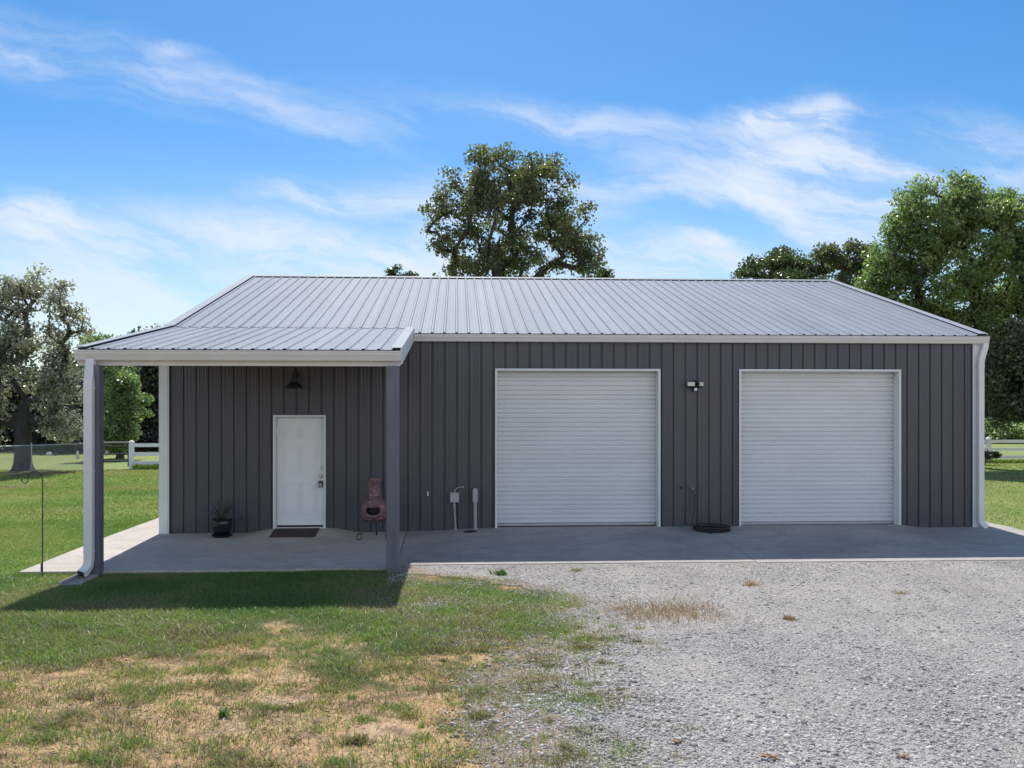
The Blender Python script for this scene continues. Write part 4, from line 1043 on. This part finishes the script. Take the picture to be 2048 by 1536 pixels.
def build_grass():
    r = np.random.default_rng(21); parts=[]
    # front yard: density follows the patches
    n = 420000; x = r.uniform(-8.5,2.4,n); y = r.uniform(-11.4,-3.5,n)
    dn = grass_density(x,y); keep = r.random(n) < np.clip(dn,0,1)**1.6*.75
    keep &= ~((x > -5.5)&(x < -5.08)&(y > -4.4))
    x,y,dn = x[keep],y[keep],dn[keep]
    tn = fbm(x,y,.9,61,3); dry = sstep(-5.9,-8.6,y)
    tint = np.clip((tn-.42)*1.9 + .10 + dry*.30 + (1-dn)*.32 + r.normal(size=len(x))*.14, 0, 1)
    h = (.022+.035*r.random(len(x)))*(.6+.7*dn)*(.75+.8*fbm(x,y,1.7,71,2)); 
    parts.append(blades(x,y,ground_z(x,y)-.004,h,.0026+.0016*r.random(len(x)),tint,r,1.25))
    # flat dead thatch and litter between the live blades
    n = 170000; x = r.uniform(-8.5,2.2,n); y = r.uniform(-11.4,-3.6,n); dn = grass_density(x,y)
    kp = (gravel_d(x,y) < .9+.6*vnoise(x,y,1.1,77)) & (r.random(n) < (.12+.75*fbm(x,y,1.4,131,4)**1.2*1.3)*np.interp(-y,[3.6,5.8,6.8,8,11],[.35,.6,1,.72,.6])); x,y = x[kp],y[kp]
    tint = np.clip(.84+r.normal(size=len(x))*.13,.4,1)
    parts.append(blades(x,y,ground_z(x,y)+.001,.012+.022*r.random(len(x)),.0022+.0014*r.random(len(x)),tint,r,2.6))
    # tufts on the dry soil and at the gravel edge
    m = 2600; cx = r.uniform(-7.5,2.0,m); cy = r.uniform(-11.2,-6.0,m)
    ok = (gravel_d(cx,cy) < 1.0) & (r.random(m) < .25+.9*fbm(cx,cy,.8,11,3)); cx,cy = cx[ok],cy[ok]
    cnt = r.integers(8,46,len(cx)); rad = r.uniform(.02,.09,len(cx)); col = r.random(len(cx))
    X = np.repeat(cx,cnt)+r.normal(size=cnt.sum())*np.repeat(rad,cnt); Y = np.repeat(cy,cnt)+r.normal(size=cnt.sum())*np.repeat(rad,cnt)
    T = np.clip(np.repeat(np.where(col < .5, .3+.5*col, .45+.55*col),cnt)+r.normal(size=cnt.sum())*.1,0,1)
    H = np.repeat(r.uniform(.025,.075,len(cx)),cnt)*(.5+.8*r.random(cnt.sum()))
    parts.append(blades(X,Y,ground_z(X,Y)-.002,H,.0024+.0014*r.random(cnt.sum()),T,r,.8))
    # larger ragged clumps
    m = 520; cx = r.uniform(-7.5,1.4,m); cy = r.uniform(-11.2,-6.6,m)
    ok = (gravel_d(cx,cy) < .9); cx,cy = cx[ok],cy[ok]; cnt = r.integers(40,230,len(cx)); rad = r.uniform(.05,.19,len(cx)); col = r.random(len(cx))
    X = np.repeat(cx,cnt)+r.normal(size=cnt.sum())*np.repeat(rad,cnt); Y = np.repeat(cy,cnt)+r.normal(size=cnt.sum())*np.repeat(rad,cnt)*.6
    T = np.clip(np.repeat(np.where(col < .4, .2+.8*col, .45+.55*col),cnt)+r.normal(size=cnt.sum())*.16,0,1)
    H = np.repeat(r.uniform(.04,.10,len(cx)),cnt)*(.4+.8*r.random(cnt.sum()))
    parts.append(blades(X,Y,ground_z(X,Y)-.002,H,.0024+.0016*r.random(cnt.sum()),T,r,1.1))
    # brown dried growth reaching into the gravel
    m = 260; cx = r.uniform(-.9,2.0,m); cy = r.uniform(-11.2,-6.8,m); gd_ = gravel_d(cx,cy)
    ok = (gd_ > -.2) & (gd_ < 1.5) & (r.random(m) < 1.1-.55*gd_); cx,cy = cx[ok],cy[ok]; cnt = r.integers(15,110,len(cx)); rad = r.uniform(.03,.13,len(cx))
    X = np.repeat(cx,cnt)+r.normal(size=cnt.sum())*np.repeat(rad,cnt); Y = np.repeat(cy,cnt)+r.normal(size=cnt.sum())*np.repeat(rad,cnt)*.6
    T = np.clip(np.repeat(r.uniform(.72,1.05,len(cx)),cnt)+r.normal(size=cnt.sum())*.1,.3,1)
    H = np.repeat(r.uniform(.025,.06,len(cx)),cnt)*(.4+.8*r.random(cnt.sum()))
    parts.append(blades(X,Y,ground_z(X,Y)+.006,H,.0022+.0012*r.random(cnt.sum()),T,r,1.4))
    # lawn left of the building and further back
    for (n,x0,x1,y0,y1,hh,ww) in ((150000,-11.5,-6.3,-5.5,3.0,.04,.0042),(110000,-17,-6.35,3.0,12,.05,.007),(60000,-24,-6.5,12,19,.06,.011),(50000,10.75,20,-2.5,9,.045,.006),(50000,10.75,28,9,22,.06,.011)):
        x = r.uniform(x0,x1,n); y = r.uniform(y0,y1,n)
        kp = r.random(n) < .55+.5*fbm(x,y,.5,81,3); x,y = x[kp],y[kp]
        tint = np.clip((fbm(x,y,.45,91,4)-.40)*1.3+.33+r.normal(size=len(x))*.1,0,1)
        h = hh*(.5+.7*r.random(len(x)))
        parts.append(blades(x,y,ground_z(x,y)-.004,h,ww*(.7+.6*r.random(len(x))),tint,r,.8))
    # taller fringe along slab edges and fence foot
    for (n,x0,x1,y0,y1,hh) in ((5000,-6.42,-6.31,-3.4,8,.06),(6000,-6.4,-1.0,-3.58,-3.48,.055),(6000,-13,-4,19.1,19.7,.28),(5000,18,30,21.4,22,.2),(2500,-19,-15,11,19,.01)):
        x = r.uniform(x0,x1,n); y = r.uniform(y0,y1,n)
        parts.append(blades(x,y,ground_z(x,y)-.004,hh*(.4+.8*r.random(n)),np.full(n,.004 if y1 < 9 else .01),np.clip(.2+r.normal(size=n)*.15,0,1),r,.6))
    V,F,T = join(parts)
    kind(np_mesh('grass', V, F, M['grass'], {'tint': T}), 'stuff', 'short patchy grass of the lawn and the dry front yard', 'grass')
build_grass()

# ------------------------------------------------------------------ loose stones of the gravel
def build_stones():
    r = np.random.default_rng(5)
    bm = bmesh.new(); bmesh.ops.create_icosphere(bm, subdivisions=1, radius=1); bm.verts.ensure_lookup_table()
    IV = np.array([v.co[:] for v in bm.verts]); IF = np.array([[v.index for v in f.verts] for f in bm.faces]); bm.free()
    OV = np.array([(1,0,0),(-1,0,0),(0,1,0),(0,-1,0),(0,0,1),(0,0,-1)],float); OF = np.array([(0,2,4),(2,1,4),(1,3,4),(3,0,4),(2,0,5),(1,2,5),(3,1,5),(0,3,5)])
    parts = []
    def scatter(n, x0, x1, y0, y1, med, sig, BV, BF, dens, dlo=-.45):
        x = r.uniform(x0,x1,n); y = r.uniform(y0,y1,n); d = gravel_d(x,y)
        k = (r.random(n) < sstep(dlo,dlo+.95,d)*dens(x,y)) & (y < np.where(x < PX1, -3.62, -3.02)); x,y = x[k],y[k]; n = len(x)
        s = med*np.exp(r.normal(size=n)*sig); s = np.minimum(s,.03)
        sc = np.stack([s*(.8+.6*r.random(n)), s*(.7+.4*r.random(n)), s*(.38+.3*r.random(n))],1)
        B = BV[None]*(1+.28*(r.random((n,len(BV),1))-.5)) * sc[:,None,:]
        a = r.random(n)*2*math.pi; c,s_ = np.cos(a),np.sin(a)
        Q = B.copy(); Q[:,:,0] = B[:,:,0]*c[:,None]-B[:,:,1]*s_[:,None]; Q[:,:,1] = B[:,:,0]*s_[:,None]+B[:,:,1]*c[:,None]
        tl = r.normal(size=(n,2))*.25; Q[:,:,2] += Q[:,:,0]*tl[:,:1]+Q[:,:,1]*tl[:,1:]
        gz = np.where(ground_z(x,y) < -.2,-.105,ground_z(x,y)) - .012*sstep(-3.6,-2.9,y)
        Q += np.stack([x,y,gz+.006+sc[:,2]*.35],1)[:,None,:]
        F = BF[None]+(np.arange(n)*len(BV))[:,None,None]
        parts.append((Q.reshape(-1,3),F.reshape(-1,3),np.repeat(np.clip(r.beta(2.2,2.0,n),0,1),len(BV))))
    patch = lambda x,y: .35+.9*sstep(.42,.62,fbm(x,y,.9,33,4))
    scatter(95000,-.8,6.2,-11.5,-7.2,.0068,.42,IV,IF,patch)
    scatter(100000,-1.0,9.5,-8.0,-3.0,.0075,.40,OV,OF,patch)
    scatter(5000,-.6,1.7,-11.2,-7.0,.0135,.32,IV,IF,lambda x,y: sstep(.40,.60,fbm(x,y,1.2,171,3)))
    scatter(900,-.6,6.5,-11,-4,.014,.30,IV,IF,lambda x,y: 1+0*x)
    scatter(2200,.2,5.5,-11.3,-8.8,.016,.25,IV,IF,patch)
    scatter(1500,-1.2,10,-3.4,-2.95,.009,.4,OV,OF,lambda x,y: 1+0*x,-9)
    scatter(16000,-1.0,1.4,-7.6,-3.6,.008,.40,OV,OF,lambda x,y: sstep(.45,.62,fbm(x,y,1.5,181,3)),-3.0)
    V,F,T = join(parts)
    kind(np_mesh('gravel', V, F, M['stone'], {'tint': T}), 'stuff', 'loose pale grey crushed stones of the driveway', 'gravel')
build_stones()

def build_crumbs():
    r = np.random.default_rng(15)
    OV = np.array([(1,0,0),(-1,0,0),(0,1,0),(0,-1,0),(0,0,1),(0,0,-1)],float); OF = np.array([(0,2,4),(2,1,4),(1,3,4),(3,0,4),(2,0,5),(1,2,5),(3,1,5),(0,3,5)])
    n = 42000; x = r.uniform(-6.5,.6,n); y = r.uniform(-11.3,-6.2,n)
    k = (gravel_d(x,y) < .5) & (r.random(n) < fbm(x,y,1.6,151,4)**1.5*1.5); x,y = x[k],y[k]; n = len(x)
    s = np.minimum(.0042*np.exp(r.normal(size=n)*.5),.016)
    B = OV[None]*(1+.5*(r.random((n,6,1))-.5))*np.stack([s*1.3,s,s*.6],1)[:,None,:]
    B = B + np.stack([x,y,ground_z(x,y)+s*.2],1)[:,None,:]
    F = OF[None]+(np.arange(n)*6)[:,None,None]
    m, N, L, P = mat('soil_crumb'); L.new(ramp(N, L, attr(N,'tint'), [(0,(.10,.065,.042)),(.6,(.30,.20,.12)),(1,(.50,.38,.26))]), P.inputs['Base Color']); P.inputs['Roughness'].default_value = .95
    kind(np_mesh('soil_crumbs', B.reshape(-1,3), F.reshape(-1,3), m, {'tint': np.repeat(r.random(n),6)}), 'stuff', 'small crumbs of dry soil and litter on the bare patches', 'soil')
build_crumbs()

# ------------------------------------------------------------------ single weeds and dead clumps on the gravel
M['stalk'] = leaf_mat('dry_stalk', [(0,(.10,.17,.05)),(.35,(.16,.21,.07)),(.6,(.30,.23,.11)),(.8,(.36,.22,.14)),(1,(.26,.15,.10))], .3, .6)
def weed(name, label, x, y, n, h, spread, t0, t1, cat, seed, wide=.004, group=None, stuff=False):
    r = np.random.default_rng(seed); gx = x+r.normal(size=n)*spread; gy = y+r.normal(size=n)*spread*.8
    V,F,T = blades(gx,gy,ground_z(gx,gy),h*(.5+.8*r.random(n)),np.full(n,wide)*(.7+.6*r.random(n)),r.uniform(t0,t1,n),r,.8)
    o = np_mesh(name, V-np.array([x,y,-.1],np.float32), F, M['stalk'], {'tint': T}); o.location = (x,y,-.1)
    tag(o, label, cat, group)
    if stuff: o['kind'] = 'stuff'
weed('broadleaf_weed','bright green broadleaf weed in the gravel just below the apron edge',.62,-3.80,60,.10,.045,.0,.25,'weed',1,.016)
G='dry weed tufts on the gravel'
weed('dry_weed','reddish dry weed tuft on the gravel in front of the right garage door',3.97,-4.75,80,.09,.05,.8,1,'dry weed',2,.004,G)
weed('dry_weed','wide sparse reddish dry growth on the gravel in front of the left garage door',2.40,-6.25,1700,.075,.38,.66,1,'dry weed',3,.0032,None,True)
weed('dry_weed','small brown dry tuft on the gravel, right of the wide reddish growth',3.76,-6.66,200,.065,.036,.75,1,'dry weed',4,.0032,G)
weed('dry_weed','small yellowish tuft on the gravel at the foot of the right garage door',5.75,-5.35,80,.06,.05,.5,.8,'dry weed',5,.0032,G)
weed('dry_weed','olive tuft close to the apron edge below the left garage door',1.75,-3.62,130,.06,.045,.4,.7,'dry weed',6,.0036,G)
weed('green_sprig','single fresh green sprig standing on the bare soil',-1.80,-9.45,22,.10,.022,.0,.2,'weed',7,.009)
def dead_leaf(label, x, y, s, seed):
    r = random.Random(seed); mb = MB(); z = -.095
    for k in range(7):
        a = r.uniform(0,6.28); ox,oy = r.uniform(-s,s)*.8,r.uniform(-s,s)*.4; l = s*r.uniform(.5,.8); w = l*.4
        c,sn = math.cos(a),math.sin(a); zz = z+.004+.003*k; up = r.uniform(.05,.35)
        P = [(-l,0,0),(-l*.3,w,w*up),(l*.5,w*.8,w*up),(l,0,.01),(l*.5,-w*.8,w*up*.7),(-l*.3,-w,w*up)]
        mb.add([(x+ox+p[0]*c-p[1]*sn, y+oy+p[0]*sn+p[1]*c, zz+p[2]) for p in P], [(0,1,2,3),(0,3,4,5)])
    tag(mb.build('dead_leaves', M['deadleaf'], None, recalc=False), label, 'dead leaves', 'clumps of brown leaves on the gravel')
M['deadleaf'] = paint('dead_leaf', (.22,.13,.065), .85, .35, 30)
dead_leaf('brown clump of dead leaves at the bottom edge of the gravel, left of the other two', 1.58,-10.2,.05,1)
dead_leaf('brown clump of dead leaves at the very bottom of the photo, middle of three', 2.12,-10.5,.055,2)
dead_leaf('brown clump of dead leaves nearest the lower right corner of the gravel', 3.03,-10.55,.04,3)
